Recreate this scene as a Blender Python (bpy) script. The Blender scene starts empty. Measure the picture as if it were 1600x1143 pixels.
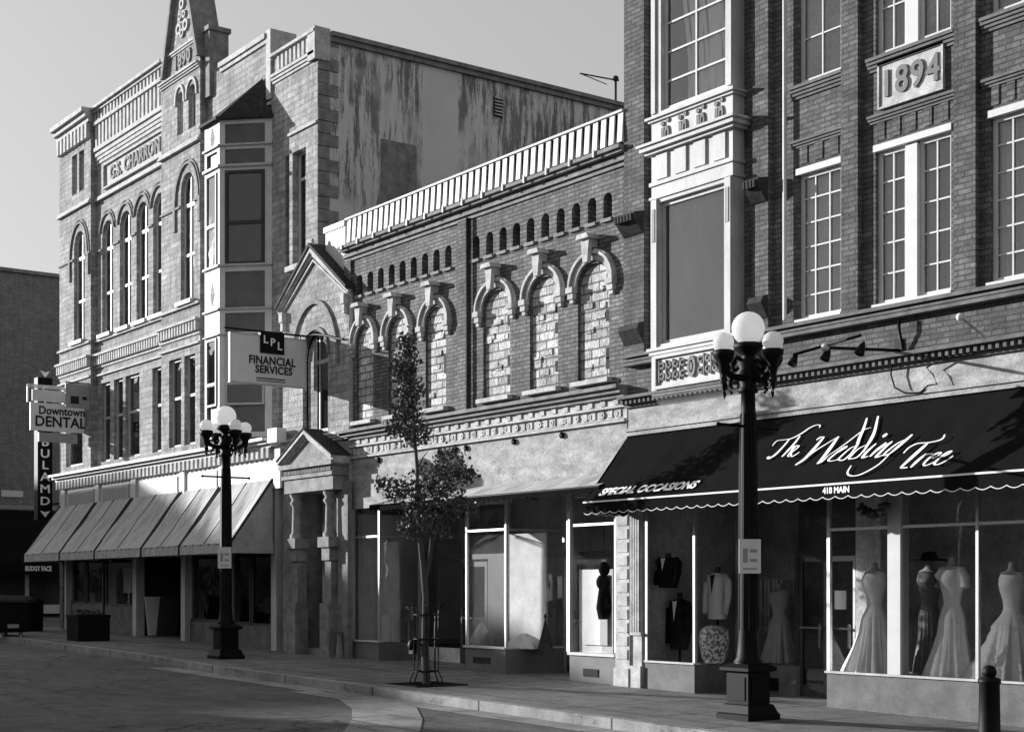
import bpy, math, random
from mathutils import Matrix, Vector
random.seed(7)
R = math.radians
scene = bpy.context.scene
col = scene.collection

# ---------------------------------------------------------------- camera
TH = R(36.0); S, C = math.sin(TH), math.cos(TH)
F, D, H, HY = 2367.0, 16.2, 1.6, 920.0
cam = bpy.data.cameras.new('camera'); camo = bpy.data.objects.new('camera', cam); col.objects.link(camo)
cam.sensor_width = 36; cam.lens = 36 * F / 1600; cam.shift_y = (HY - 571.5) / 1600
cam.clip_end = 2000; cam.clip_start = 0.05
camo.location = (0, -D, H); camo.rotation_euler = (R(90), 0, R(54)); scene.camera = camo

# ---------------------------------------------------------------- sky and sun
SUN_AZ, SUN_EL = R(63), R(12)          # azimuth from the facade normal towards the left, elevation
sdir = Vector((math.sin(SUN_AZ) * math.cos(SUN_EL), math.cos(SUN_AZ) * math.cos(SUN_EL), -math.sin(SUN_EL)))
world = bpy.data.worlds.new("World"); scene.world = world; world.use_nodes = True
nt = world.node_tree; nt.nodes.clear()
sky = nt.nodes.new('ShaderNodeTexSky'); sky.sky_type = 'NISHITA'; sky.sun_disc = False
sky.sun_elevation = SUN_EL
sky.sun_rotation = math.atan2(-sdir.x, -sdir.y)
sky.air_density = 1.0; sky.dust_density = 4.0
bw = nt.nodes.new('ShaderNodeRGBToBW'); bg = nt.nodes.new('ShaderNodeBackground'); wo = nt.nodes.new('ShaderNodeOutputWorld')
nt.links.new(sky.outputs[0], bw.inputs[0]); pw = nt.nodes.new('ShaderNodeMath'); pw.operation = 'POWER'; pw.inputs[1].default_value = 0.42
nt.links.new(bw.outputs[0], pw.inputs[0]); nt.links.new(pw.outputs[0], bg.inputs[0]); nt.links.new(bg.outputs[0], wo.inputs[0])
bg.inputs[1].default_value = 0.225
sl = bpy.data.lights.new('sun', 'SUN'); sl.energy = 5.0; sl.angle = R(0.5); sl.color = (1, 1, 1)
so = bpy.data.objects.new('sun', sl); col.objects.link(so)
so.rotation_euler = sdir.to_track_quat('-Z', 'Y').to_euler()
scene.view_settings.view_transform = 'Standard'; scene.view_settings.look = 'None'
scene.view_settings.exposure = 0.74; scene.view_settings.gamma = 1.0
scene.cycles.max_bounces = 6; scene.cycles.transparent_max_bounces = 12
scene.cycles.use_denoising = True

# ---------------------------------------------------------------- measuring helpers: a bearing and a facade-parallel plane give metres
def PX(px, Y=0.0):
    u = (px - 800) / F
    return (D + Y) / (S + u * C) * (-C + u * S)
def PZ(px, py, Y=0.0):
    u = (px - 800) / F
    return H + (HY - py) / F * (D + Y) / (S + u * C)
def gz(x):                                     # the street climbs gently to the left
    return -0.0155 * (x + 19.0)

# ---------------------------------------------------------------- materials
SPEC = dict(dark_canvas=.0, pale_canvas=.05, black_iron=.12, black_cloth=.02, dark_roofing=.05, globe_glass=.6, dark_car_paint=.3, chrome=.5, bare_aluminium=.5, ivory_satin=.4, mid_grey_paint=.2, dim_room=0, shop_wall=0, maple_leaves=.15, asphalt=.1, pavement_concrete=.1, kerb_concrete=.1)
def new_mat(name):
    m = bpy.data.materials.new(name); m.use_nodes = True; nt = m.node_tree; nt.nodes.clear()
    out = nt.nodes.new('ShaderNodeOutputMaterial'); b = nt.nodes.new('ShaderNodeBsdfPrincipled'); b.inputs['Specular IOR Level'].default_value = SPEC.get(name, .2)
    nt.links.new(b.outputs[0], out.inputs[0]); return m, nt, b, out
def coords(nt):
    tc = nt.nodes.new('ShaderNodeTexCoord'); return tc.outputs['Object']
def noise(nt, vec, scale, detail=4, rough=.6, stretch=None):
    if stretch:
        mp = nt.nodes.new('ShaderNodeMapping'); mp.inputs['Scale'].default_value = stretch
        nt.links.new(vec, mp.inputs[0]); vec = mp.outputs[0]
    n = nt.nodes.new('ShaderNodeTexNoise'); n.inputs['Scale'].default_value = scale
    n.inputs['Detail'].default_value = detail; n.inputs['Roughness'].default_value = rough
    nt.links.new(vec, n.inputs['Vector']); return n.outputs['Fac']
def maprange(nt, v, a, b, c, d):
    n = nt.nodes.new('ShaderNodeMapRange'); nt.links.new(v, n.inputs[0])
    for i, q in zip((1, 2, 3, 4), (a, b, c, d)): n.inputs[i].default_value = q
    return n.outputs[0]
def mth(nt, op, a, b):
    n = nt.nodes.new('ShaderNodeMath'); n.operation = op
    for i, q in enumerate((a, b)):
        if isinstance(q, (int, float)): n.inputs[i].default_value = q
        else: nt.links.new(q, n.inputs[i])
    return n.outputs[0]
def bump(nt, b, h, strength, dist=.02):
    n = nt.nodes.new('ShaderNodeBump'); n.inputs['Strength'].default_value = strength; n.inputs['Distance'].default_value = dist
    nt.links.new(h, n.inputs['Height']); nt.links.new(n.outputs[0], b.inputs['Normal'])
def plain(name, v, rough=.7, var=.18, scale=3, metal=0, bmp=.15, stretch=None):
    m, nt, b, o = new_mat(name); c = coords(nt)
    n = noise(nt, c, scale, 6, .65, stretch); f = maprange(nt, n, .3, .7, v * (1 - var), v * (1 + var))
    n2 = noise(nt, c, scale * 12, 3); f = mth(nt, 'MULTIPLY', f, maprange(nt, n2, .3, .7, 1 - var * .5, 1 + var * .5))
    nt.links.new(f, b.inputs['Base Color']); b.inputs['Roughness'].default_value = rough; b.inputs['Metallic'].default_value = metal
    if bmp: bump(nt, b, n2, bmp, .01)
    return m
def bricks(name, v, w, h, mortar, mv, var, rough=.85, bs=.5, streak=.25, msmooth=.1, bd=.012, rock=.6, fv=.16):
    """wall pattern that runs along x+y horizontally and z vertically, with weather streaks"""
    m, nt, b, o = new_mat(name); c = coords(nt)
    sp = nt.nodes.new('ShaderNodeSeparateXYZ'); nt.links.new(c, sp.inputs[0])
    cb = nt.nodes.new('ShaderNodeCombineXYZ')
    nt.links.new(mth(nt, 'ADD', sp.outputs[0], sp.outputs[1]), cb.inputs[0]); nt.links.new(sp.outputs[2], cb.inputs[1])
    bt = nt.nodes.new('ShaderNodeTexBrick'); nt.links.new(cb.outputs[0], bt.inputs['Vector'])
    bt.inputs['Scale'].default_value = 1.0; bt.inputs['Brick Width'].default_value = w; bt.inputs['Row Height'].default_value = h
    bt.inputs['Mortar Size'].default_value = mortar; bt.inputs['Mortar Smooth'].default_value = msmooth
    lo, hi = v * (1 - var), v * (1 + var)
    bt.inputs['Color1'].default_value = (lo, lo, lo, 1); bt.inputs['Color2'].default_value = (hi, hi, hi, 1)
    bt.inputs['Mortar'].default_value = (mv, mv, mv, 1)
    bwn = nt.nodes.new('ShaderNodeRGBToBW'); nt.links.new(bt.outputs['Color'], bwn.inputs[0])
    big = noise(nt, c, .9, 6, .7); fine = noise(nt, c, 26, 3)
    st = noise(nt, c, 2.2, 5, .6, (3, 3, .35))
    f = mth(nt, 'MULTIPLY', bwn.outputs[0], maprange(nt, big, .3, .7, 1 - streak, 1 + streak * .6))
    f = mth(nt, 'MULTIPLY', f, maprange(nt, st, .35, .7, 1.06, 1 - streak * .8))
    f = mth(nt, 'MULTIPLY', f, maprange(nt, fine, .3, .7, 1-fv, 1+fv))
    f = mth(nt, 'MULTIPLY', f, maprange(nt, noise(nt, c, 3.7, 5, .75), .42, .62, 1.04, 1-fv*1.2))
    nt.links.new(f, b.inputs['Base Color']); b.inputs['Roughness'].default_value = rough
    hgt = mth(nt, 'ADD', mth(nt, 'MULTIPLY', mth(nt, 'SUBTRACT', 1.0, bt.outputs['Fac']), .7), mth(nt, 'MULTIPLY', mth(nt, 'ADD', fine, noise(nt, c, 9, 4, .7)), rock))
    bump(nt, b, hgt, bs, bd)
    return m
def glass(name, tint=.85, refl=1.0, extra=0.0, rough=.02):
    m = bpy.data.materials.new(name); m.use_nodes = True; nt = m.node_tree; nt.nodes.clear()
    out = nt.nodes.new('ShaderNodeOutputMaterial'); mix = nt.nodes.new('ShaderNodeMixShader')
    tr = nt.nodes.new('ShaderNodeBsdfTransparent'); tr.inputs[0].default_value = (tint,) * 3 + (1,)
    gl = nt.nodes.new('ShaderNodeBsdfGlossy'); gl.inputs['Roughness'].default_value = rough
    gl.inputs[0].default_value = (.95, .95, .95, 1)
    n = noise(nt, coords(nt), 1.3, 2, .5); bp = nt.nodes.new('ShaderNodeBump')
    bp.inputs['Strength'].default_value = .22; bp.inputs['Distance'].default_value = .05
    nt.links.new(n, bp.inputs['Height']); nt.links.new(bp.outputs[0], gl.inputs['Normal'])
    fr = nt.nodes.new('ShaderNodeFresnel'); fr.inputs[0].default_value = 1.5
    f = mth(nt, 'ADD', mth(nt, 'MULTIPLY', fr.outputs[0], refl), extra)
    nt.links.new(f, mix.inputs[0]); nt.links.new(tr.outputs[0], mix.inputs[1]); nt.links.new(gl.outputs[0], mix.inputs[2])
    nt.links.new(mix.outputs[0], out.inputs[0]); return m

M = dict(
    stone=bricks('pale_brick', .43, .42, .145, .014, .33, .20, streak=.34, bs=.75, bd=.035, rock=1.0, fv=.24),
    stone_band=plain('pale_stone_trim', .45, .8, .34, 4.5, bmp=.6),
    stone_dark=plain('weathered_stone', .22, .85, .38, 4.5, bmp=.5),
    brick_m=bricks('painted_grey_brick', .205, .215, .074, .011, .10, .24, streak=.42, fv=.24, bs=.8, bd=.02),
    infill=bricks('pale_infill_block', .60, .42, .16, .016, .20, .30, streak=.25, bs=.9, bd=.03, rock=.9, fv=.3),
    brick_r=bricks('dark_brick', .14, .215, .074, .010, .075, .26, streak=.32, fv=.22, bs=.7),
    sidewall=None,
    white=plain('white_paint', .55, .5, .08, 4),
    cream=plain('cream_paint', .45, .55, .22, 3, stretch=(1, 1, .4)),
    grey_paint=plain('mid_grey_paint', .60, .5, .1, 3),
    oriel_dark=plain('dark_oriel_paint', .13, .5, .15, 3),
    stucco=plain('pale_stucco', .33, .85, .45, 2.4, stretch=(1, 1, 2.0), bmp=.5),
    iron=plain('black_iron', .005, .55, .3, 8, bmp=.1),
    steel=plain('bare_aluminium', .55, .35, .1, 8, metal=.6, bmp=0),
    stone_mid=plain('porch_stone', .27, .85, .38, 4, bmp=.5),  # darker grey tone for the porch and its columns
    trim_r=plain('sooty_brick_trim', .135, .8, .35, 5, bmp=.5),
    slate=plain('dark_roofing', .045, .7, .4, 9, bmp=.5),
    roof=plain('roof_felt', .08, .9, .3, 2),
    awn_dark=plain('dark_canvas', .012, .75, .12, 2, bmp=.1),
    awn_light=plain('pale_canvas', .42, .8, .34, 3.2, bmp=.3, stretch=(2.6, .5, .5)),  # streaks in the tone give worn canvas and the shading of folds
    letter=plain('white_lettering', .85, .6, .03, 3, bmp=0),
    letter_dark=plain('dark_lettering', .02, .6, .05, 3, bmp=0),
    board=plain('grey_sign_board', .30, .5, .10, 3, bmp=0),
    board_light=plain('pale_sign_board', .66, .5, .06, 3, bmp=0),
    glass=glass('window_glass', .80, 1.3, .03),
    shop_glass=glass('shop_glass', .94, .9, .0),
    gift_glass=glass('gift_glass', .92, 1.7, .05),
    dim_glass=glass('dim_glass', .45, 1.4, .04),
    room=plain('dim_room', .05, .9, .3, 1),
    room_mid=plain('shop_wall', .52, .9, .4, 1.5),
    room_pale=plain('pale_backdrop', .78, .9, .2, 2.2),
    blind=plain('window_blind', .42, .8, .08, 2, bmp=0),
    blind_white=plain('white_blind', .88, .8, .05, 2, bmp=0),
    curtain=plain('pale_curtain', .62, .9, .25, 3, stretch=(9, 9, .5)),
    wood=plain('dark_wood', .05, .5, .3, 3, stretch=(1, 1, .2)),
    bulk=plain('bulkhead_panel', .15, .6, .15, 3),
    tile=plain('bulkhead_stone', .12, .6, .35, 3.2),
    far=bricks('far_brick', .27, .23, .08, .008, .10, .1, streak=.15),
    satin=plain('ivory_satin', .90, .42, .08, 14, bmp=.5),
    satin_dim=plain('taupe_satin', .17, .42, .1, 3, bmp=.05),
    black_cloth=plain('black_cloth', .012, .8, .2, 6),
    shirt=plain('pale_cloth', .50, .7, .12, 6),
    floral=None,
    skinform=plain('mannequin_shell', .45, .5, .05, 4),
    bark=plain('bark', .07, .9, .35, 8, stretch=(1, 1, .25), bmp=.6),
    leaf=None,
    carpaint=plain('dark_car_paint', .004, .3, .1, 2, bmp=0),
    rubber=plain('tyre_rubber', .015, .8, .2, 9),
    chrome=plain('chrome', .7, .15, .05, 3, metal=1, bmp=0),
)
# stucco party wall with old stains and a repaired clean strip
m, nt, b, o = new_mat('stained_party_wall'); c = coords(nt); M['sidewall'] = m
base = maprange(nt, noise(nt, c, .8, 6, .7), .3, .7, .56, .68)
runs = noise(nt, c, 1.7, 9, .8, (1, 3.4, .40)); patch = noise(nt, c, .45, 4, .6)
mask = mth(nt, 'MULTIPLY', maprange(nt, runs, .47, .53, 0, 1), maprange(nt, patch, .36, .5, .0, 1))
clean = nt.nodes.new('ShaderNodeSeparateXYZ'); nt.links.new(c, clean.inputs[0])
strip = mth(nt, 'MULTIPLY', mth(nt, 'GREATER_THAN', clean.outputs[1], 2.75), mth(nt, 'LESS_THAN', clean.outputs[1], 3.75))
mask = mth(nt, 'MULTIPLY', mask, mth(nt, 'SUBTRACT', 1.0, strip))
f = mth(nt, 'SUBTRACT', base, mth(nt, 'MULTIPLY', mask, .44))
f = mth(nt, 'MAXIMUM', f, .06)
nt.links.new(f, b.inputs['Base Color']); b.inputs['Roughness'].default_value = .9
bump(nt, b, mth(nt, 'ADD', runs, noise(nt, c, 14, 3)), .4, .02)
# floral cloth
m, nt, b, o = new_mat('floral_cloth'); M['floral'] = m
f = maprange(nt, noise(nt, coords(nt), 22, 2), .45, .55, .12, .6); nt.links.new(f, b.inputs['Base Color'])
# leaves: every leaf face its own tone, slightly translucent
m, nt, b, o = new_mat('maple_leaves'); M['leaf'] = m
f = maprange(nt, noise(nt, coords(nt), 9, 2), .3, .7, .045, .13); nt.links.new(f, b.inputs['Base Color']); b.inputs['Roughness'].default_value = .45
# asphalt and concrete
def ground_mat(name, v, var, joints=None):
    m, nt, b, o = new_mat(name); c = coords(nt)
    f = maprange(nt, noise(nt, c, .25, 8, .7), .3, .7, v * (1 - var), v * (1 + var))
    f = mth(nt, 'MULTIPLY', f, maprange(nt, noise(nt, c, 2.3, 8, .75), .35, .65, .72, 1.22))
    f = mth(nt, 'MULTIPLY', f, maprange(nt, noise(nt, c, 1.1, 9, .8, (.35, 1.6, 1)), .56, .60, 1, .66))
    g = noise(nt, c, 70, 2); f = mth(nt, 'MULTIPLY', f, maprange(nt, g, .3, .7, .6, 1.4))
    hh = g
    if joints:
        bt = nt.nodes.new('ShaderNodeTexBrick'); nt.links.new(c, bt.inputs['Vector']); bt.offset = 0
        bt.inputs['Scale'].default_value = 1; bt.inputs['Brick Width'].default_value = joints; bt.inputs['Row Height'].default_value = joints
        bt.inputs['Mortar Size'].default_value = .022; bt.inputs['Mortar Smooth'].default_value = .3
        f = mth(nt, 'MULTIPLY', f, mth(nt, 'SUBTRACT', 1.0, mth(nt, 'MULTIPLY', bt.outputs['Fac'], .7)))
        hh = mth(nt, 'SUBTRACT', mth(nt, 'MULTIPLY', g, .3), bt.outputs['Fac'])
    else:
        v2 = nt.nodes.new('ShaderNodeTexVoronoi'); v2.feature = 'DISTANCE_TO_EDGE'; v2.inputs['Scale'].default_value = .22
        mp = nt.nodes.new('ShaderNodeVectorMath'); mp.operation = 'ADD'
        nn = nt.nodes.new('ShaderNodeTexNoise'); nn.inputs['Scale'].default_value = 1.2; nn.inputs['Detail'].default_value = 6; nt.links.new(c, nn.inputs['Vector'])
        nt.links.new(c, mp.inputs[0]); nt.links.new(nn.outputs['Color'], mp.inputs[1]); nt.links.new(mp.outputs[0], v2.inputs['Vector'])
        f = mth(nt, 'MULTIPLY', f, maprange(nt, v2.outputs['Distance'], 0, .008, .35, 1))
    nt.links.new(f, b.inputs['Base Color']); b.inputs['Roughness'].default_value = .85
    bump(nt, b, hh, .8, .02); return m
M['asphalt'] = ground_mat('asphalt', .135, .25)
M['concrete'] = ground_mat('pavement_concrete', .19, .25, 1.5)
M['kerbstone'] = ground_mat('kerb_concrete', .28, .3, 3.0)

# ---------------------------------------------------------------- mesh builder
class MB:
    def __init__(s, Mx=None): s.v = []; s.f = []; s.M = Mx; s.sm = []; s.cut = []
    def add(s, vs, fs, smooth=False):
        n = len(s.v); s.cut.append((n, len(s.f)))
        if s.M: vs = [tuple(s.M @ Vector(p)) for p in vs]
        s.v += [tuple(p) for p in vs]; s.f += [tuple(i + n for i in f) for f in fs]; s.sm += [smooth] * len(fs); return s
    def quad(s, a, b, c, d): return s.add([a, b, c, d], [(0, 1, 2, 3)])
    def box(s, x0, x1, y0, y1, z0, z1):
        if x0 > x1: x0, x1 = x1, x0
        if y0 > y1: y0, y1 = y1, y0
        if z0 > z1: z0, z1 = z1, z0
        return s.add([(x0,y0,z0),(x1,y0,z0),(x1,y1,z0),(x0,y1,z0),(x0,y0,z1),(x1,y0,z1),(x1,y1,z1),(x0,y1,z1)],
                     [(0,3,2,1),(4,5,6,7),(0,1,5,4),(1,2,6,5),(2,3,7,6),(3,0,4,7)])
    def prism(s, poly, y0, y1):                      # polygon in x,z pushed through y
        n = len(poly)
        return s.add([(x, y0, z) for x, z in poly] + [(x, y1, z) for x, z in poly],
              [tuple(range(n)), tuple(range(2*n-1, n-1, -1))] + [(i, i+n, (i+1) % n + n, (i+1) % n) for i in range(n)])
    def prismx(s, poly, x0, x1):                     # polygon in y,z pushed along x
        n = len(poly)
        return s.add([(x0, y, z) for y, z in poly] + [(x1, y, z) for y, z in poly],
              [tuple(range(n)), tuple(range(2*n-1, n-1, -1))] + [(i, i+n, (i+1) % n + n, (i+1) % n) for i in range(n)])
    def prismz(s, poly, z0, z1):
        n = len(poly)
        return s.add([(x, y, z0) for x, y in poly] + [(x, y, z1) for x, y in poly],
              [tuple(range(n)), tuple(range(2*n-1, n-1, -1))] + [(i, (i+1) % n, (i+1) % n + n, i+n) for i in range(n)])
    def arc(s, cx, cz, ri, ro, y0, y1, rzi=None, rzo=None, a0=0, a1=180, n=14):
        rzi = ri if rzi is None else rzi; rzo = ro if rzo is None else rzo
        vs = []; fs = []
        for i in range(n + 1):
            a = R(a0 + (a1 - a0) * i / n); c_, s_ = math.cos(a), math.sin(a)
            vs += [(cx+ri*c_, y0, cz+rzi*s_), (cx+ro*c_, y0, cz+rzo*s_), (cx+ro*c_, y1, cz+rzo*s_), (cx+ri*c_, y1, cz+rzi*s_)]
        for i in range(n):
            for k in range(4):
                fs.append((4*i+k, 4*i+(k+1) % 4, 4*(i+1)+(k+1) % 4, 4*(i+1)+k))
        fs += [(0, 1, 2, 3), (4*n+3, 4*n+2, 4*n+1, 4*n)]
        return s.add(vs, fs)
    def tube(s, pts, r, n=8, close=True):
        pts = [Vector(p) for p in pts]; rr = r if isinstance(r, (list, tuple)) else [r] * len(pts)
        vs = []; fs = []; up = Vector((0, 0, 1))
        for i, p in enumerate(pts):
            d = (pts[min(i+1, len(pts)-1)] - pts[max(i-1, 0)]).normalized()
            a = d.cross(up if abs(d.z) < .95 else Vector((1, 0, 0))).normalized(); b2 = d.cross(a)
            for k in range(n):
                t = 2 * math.pi * k / n; vs.append(tuple(p + rr[i] * (math.cos(t) * a + math.sin(t) * b2)))
        for i in range(len(pts) - 1):
            for k in range(n): fs.append((i*n+k, i*n+(k+1) % n, (i+1)*n+(k+1) % n, (i+1)*n+k))
        if close: fs += [tuple(range(n)), tuple(range(len(vs)-1, len(vs)-n-1, -1))]
        return s.add(vs, fs, True)
    def lathe(s, prof, cx=0, cy=0, n=20, smooth=True, sq=0):
        vs = []; fs = []
        for r, z in prof:
            for k in range(n):
                t = 2 * math.pi * (k + .5) / n
                if sq: q = r / max(abs(math.cos(t)), abs(math.sin(t))) * (1 if sq == 1 else .9)
                else: q = r
                vs.append((cx + q * math.cos(t), cy + q * math.sin(t), z))
        for i in range(len(prof) - 1):
            for k in range(n): fs.append((i*n+k, i*n+(k+1) % n, (i+1)*n+(k+1) % n, (i+1)*n+k))
        fs += [tuple(range(n)), tuple(range(len(vs)-1, len(vs)-n-1, -1))]
        return s.add(vs, fs, smooth)
    def ball(s, c, r, n=16, sz=1.0):
        prof = [(max(1e-4, r * math.sin(math.pi * i / n)), -r * sz * math.cos(math.pi * i / n)) for i in range(n + 1)]
        vs = []; fs = []
        m = n + 4
        for q, z in prof:
            for k in range(m):
                t = 2 * math.pi * k / m; vs.append((c[0] + q * math.cos(t), c[1] + q * math.sin(t), c[2] + z))
        for i in range(n):
            for k in range(m): fs.append((i*m+k, i*m+(k+1) % m, (i+1)*m+(k+1) % m, (i+1)*m+k))
        return s.add(vs, fs, True)
    def build(s, name, mat, parent=None, label=None, kind=None):
        off = Vector(WORLD.get(parent.name, (0, 0, 0))) if parent else Vector((0, 0, 0))
        me = bpy.data.meshes.new(name)
        me.from_pydata([(x - off.x, y - off.y, z - off.z) for x, y, z in s.v], [], s.f)
        if any(s.sm): me.polygons.foreach_set('use_smooth', s.sm)
        me.materials.append(M[mat] if isinstance(mat, str) else mat); me.update()
        ob = bpy.data.objects.new(name, me); col.objects.link(ob)
        if parent: ob.parent = parent; WORLD[ob.name] = tuple(off)
        if label: ob['label'] = label
        if kind: ob['kind'] = kind
        return ob
def build_each(mb, name, mat, parent, **k):
    cs = mb.cut + [(len(mb.v), len(mb.f))]
    for (v0, f0), (v1, f1) in zip(cs, cs[1:]):
        q = MB(); q.add(mb.v[v0:v1], [tuple(i-v0 for i in f) for f in mb.f[f0:f1]], mb.sm[f0] if f1 > f0 else False); q.build(name, mat, parent, **k)
WORLD = {}
def thing(name, label, cat, loc, group=None):
    o = bpy.data.objects.new(name, None); col.objects.link(o); o.location = loc; o.empty_display_size = .3
    o['label'] = label; o['category'] = cat
    if group: o['group'] = group
    WORLD[o.name] = tuple(loc); return o
def tag(o, label, cat, group=None):
    o['label'] = label; o['category'] = cat
    if group: o['group'] = group
    return o
def solo(mb, name, mat, label, cat, loc, group=None):   # a thing that is one mesh, origin at its base
    mb.v = [(x - loc[0], y - loc[1], z - loc[2]) for x, y, z in mb.v]
    o = mb.build(name, mat); o.location = loc; return tag(o, label, cat, group)
def copy_tree(o, loc, parent=None):
    kids = [c for c in KIDS.get(o.name, o.children)]
    c = o.copy(); col.objects.link(c)
    if parent: c.parent = parent
    else: c.location = loc
    for k in kids: copy_tree(k, None, c)
    return c
KIDS = {}

def wall(mb, x0, x1, z0, z1, y, ops, dep, n=10):
    """front face with openings and their reveals; op = (x0,x1,z0,zspring,rise)"""
    bp = {x0, x1}
    for a, b, _, _, rise in ops:
        bp |= {a, b}
        if rise: bp |= {(a+b)/2 - (b-a)/2 * math.cos(math.pi * i / n) for i in range(1, n)}
    bp = sorted(q for q in bp if x0 <= q <= x1)
    def top(o, x):
        a, b, _, zs, rise = o
        if not rise: return zs
        t = (x - (a+b)/2) / ((b-a)/2); return zs + rise * math.sqrt(max(0, 1 - t*t))
    for a, b in zip(bp, bp[1:]):
        if b - a < 1e-6: continue
        mid = (a+b)/2; cov = sorted([o for o in ops if o[0] < mid < o[1]], key=lambda o: o[2]); za, zb = z0, z0
        for o in cov:
            if o[2] > za + 1e-6: mb.quad((a, y, za), (b, y, zb), (b, y, o[2]), (a, y, o[2]))
            za, zb = top(o, a), top(o, b)
            mb.quad((a, y, za), (b, y, zb), (b, y+dep, zb), (a, y+dep, za))
        mb.quad((a, y, za), (b, y, zb), (b, y, z1), (a, y, z1))
    for a, b, zb, zs, rise in ops:
        mb.quad((a, y, zb), (a, y, zs), (a, y+dep, zs), (a, y+dep, zb))
        mb.quad((b, y, zb), (b, y, zs), (b, y+dep, zs), (b, y+dep, zb))
        mb.quad((a, y, zb), (b, y, zb), (b, y+dep, zb), (a, y+dep, zb))
    return mb
def window(par, x0, x1, z0, z1, y, cols=1, rows=1, fm='white', fw=.06, mw=.022, rise=0, gm='glass', blind=None, bz=None,
           Mx=None, rails=(), sill=None, dark=True, name='window', lab=None):
    """frame with its bars is the window; pane, sill and blind hang under it"""
    cx = (x0+x1)/2; hw = (x1-x0)/2
    f = MB(Mx); d = .07
    f.box(x0, x0+fw, y, y+d, z0, z1); f.box(x1-fw, x1, y, y+d, z0, z1); f.box(x0+fw, x1-fw, y, y+d, z0, z0+fw)
    if rise: f.arc(cx, z1, hw-fw, hw, y, y+d, rise-fw, rise)
    else: f.box(x0+fw, x1-fw, y, y+d, z1-fw, z1)
    tz = z1 + (rise * .93 if rise else -fw)
    for i in range(1, cols):
        xx = x0 + (x1-x0) * i / cols; f.box(xx-mw/2, xx+mw/2, y+.012, y+.05, z0+fw, tz)
    for i in range(1, rows):
        zz = z0 + (z1-z0) * i / rows; f.box(x0+fw, x1-fw, y+.015, y+.047, zz-mw/2, zz+mw/2)
    for zz, h in rails: f.box(x0+fw, x1-fw, y+.004, y+.055, zz-h/2, zz+h/2)
    fo = f.build(name, fm, par, lab)
    def sheet(yy):
        m = MB(Mx)
        if rise:
            pts = [(x0+.02, z0+.02), (x1-.02, z0+.02)] + [(cx+(hw-.02)*math.cos(math.pi*i/14), z1+(rise-.02)*math.sin(math.pi*i/14)) for i in range(15)]
        else: pts = [(x0+.02, z0+.02), (x1-.02, z0+.02), (x1-.02, z1-.02), (x0+.02, z1-.02)]
        m.add([(a, yy, c) for a, c in pts], [tuple(range(len(pts)))]); return m
    sheet(y+.035).build('pane', gm, fo)
    if blind:
        b0 = bz if bz is not None else z0
        zt = z1
        q = MB(Mx)
        n = max(2, int((x1-x0)/.07))
        for i in range(n):                           # soft vertical folds
            a, b = x0 + (x1-x0)*i/n, x0 + (x1-x0)*(i+1)/n; o1, o2 = (.10, .13) if i % 2 else (.13, .10)
            q.quad((a, y+o1, b0), (b, y+o2, b0), (b, y+o2, zt), (a, y+o1, zt))
        if rise: q.add([(cx+(hw-.02)*math.cos(math.pi*i/14), y+.12, z1+(rise-.02)*math.sin(math.pi*i/14)) for i in range(15)], [tuple(range(15))])
        q.build('blind', blind, fo)
    if sill:
        MB(Mx).box(x0-sill[0], x1+sill[0], y-sill[1], y+.0-.002, z0-sill[2], z0+.012).build('sill', sill[3], fo)
    return fo
FONT_MESH = {}
def text(body, at, xd, up, size, mat, parent, name='lettering', shear=0, bold=0.0, ext=.006, sx=1.0, align='CENTER', spacing=1.0, ret=False):
    c = bpy.data.curves.new('lettering', 'FONT'); c.body = body; c.size = size; c.shear = shear; c.offset = bold; c.extrude = ext
    c.align_x = align; c.align_y = 'CENTER'; c.resolution_u = 3; c.space_character = spacing
    t = bpy.data.objects.new('lettering_src', c); col.objects.link(t)
    me = bpy.data.meshes.new_from_object(t.evaluated_get(bpy.context.evaluated_depsgraph_get()))
    bpy.data.objects.remove(t)
    xd = Vector(xd).normalized(); up = Vector(up).normalized(); n = xd.cross(up); at = Vector(at)
    mb = MB()
    mb.add([tuple(at + xd * v.co.x * sx + up * v.co.y + n * v.co.z) for v in me.vertices], [tuple(p.vertices) for p in me.polygons])
    if ret: return mb
    return mb.build(name, mat, parent)
def dentils(mb, x0, x1, y0, y1, z0, z1, pitch, duty=.5):
    n = max(1, int(round((x1-x0)/pitch))); p = (x1-x0)/n
    for i in range(n): mb.box(x0+p*(i+.5-duty/2), x0+p*(i+.5+duty/2), y0, y1, z0, z1)
    return mb
def cornice(mb, x0, x1, y, z0, z1, proj, steps=3):
    """stepped moulding growing outwards to the top"""
    h = (z1-z0)/steps
    for i in range(steps):
        mb.box(x0-.0*i, x1, y-proj*(i+1)/steps, y-.0005, z0+h*i, z0+h*(i+1) - (.0 if i == steps-1 else .002))
    return mb

# ================================================================ GROUND
def sheet_ground(poly, dz, name, mat, th=0, label=None):
    mb = MB()
    top = [(x, y, gz(x)+dz) for x, y in poly]; n = len(poly)
    if th:
        mb.add(top + [(x, y, z-th) for x, y, z in top], [tuple(range(n))] + [(i, (i+1) % n, (i+1) % n+n, i+n) for i in range(n)])
    else: mb.add(top, [tuple(range(n))])
    o = mb.build(name, mat); o['kind'] = 'structure'; return o
sheet_ground([(-400, -300), (300, -300), (300, 300), (-400, 300)], -.14, 'road', 'asphalt')
KY = -3.55
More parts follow.
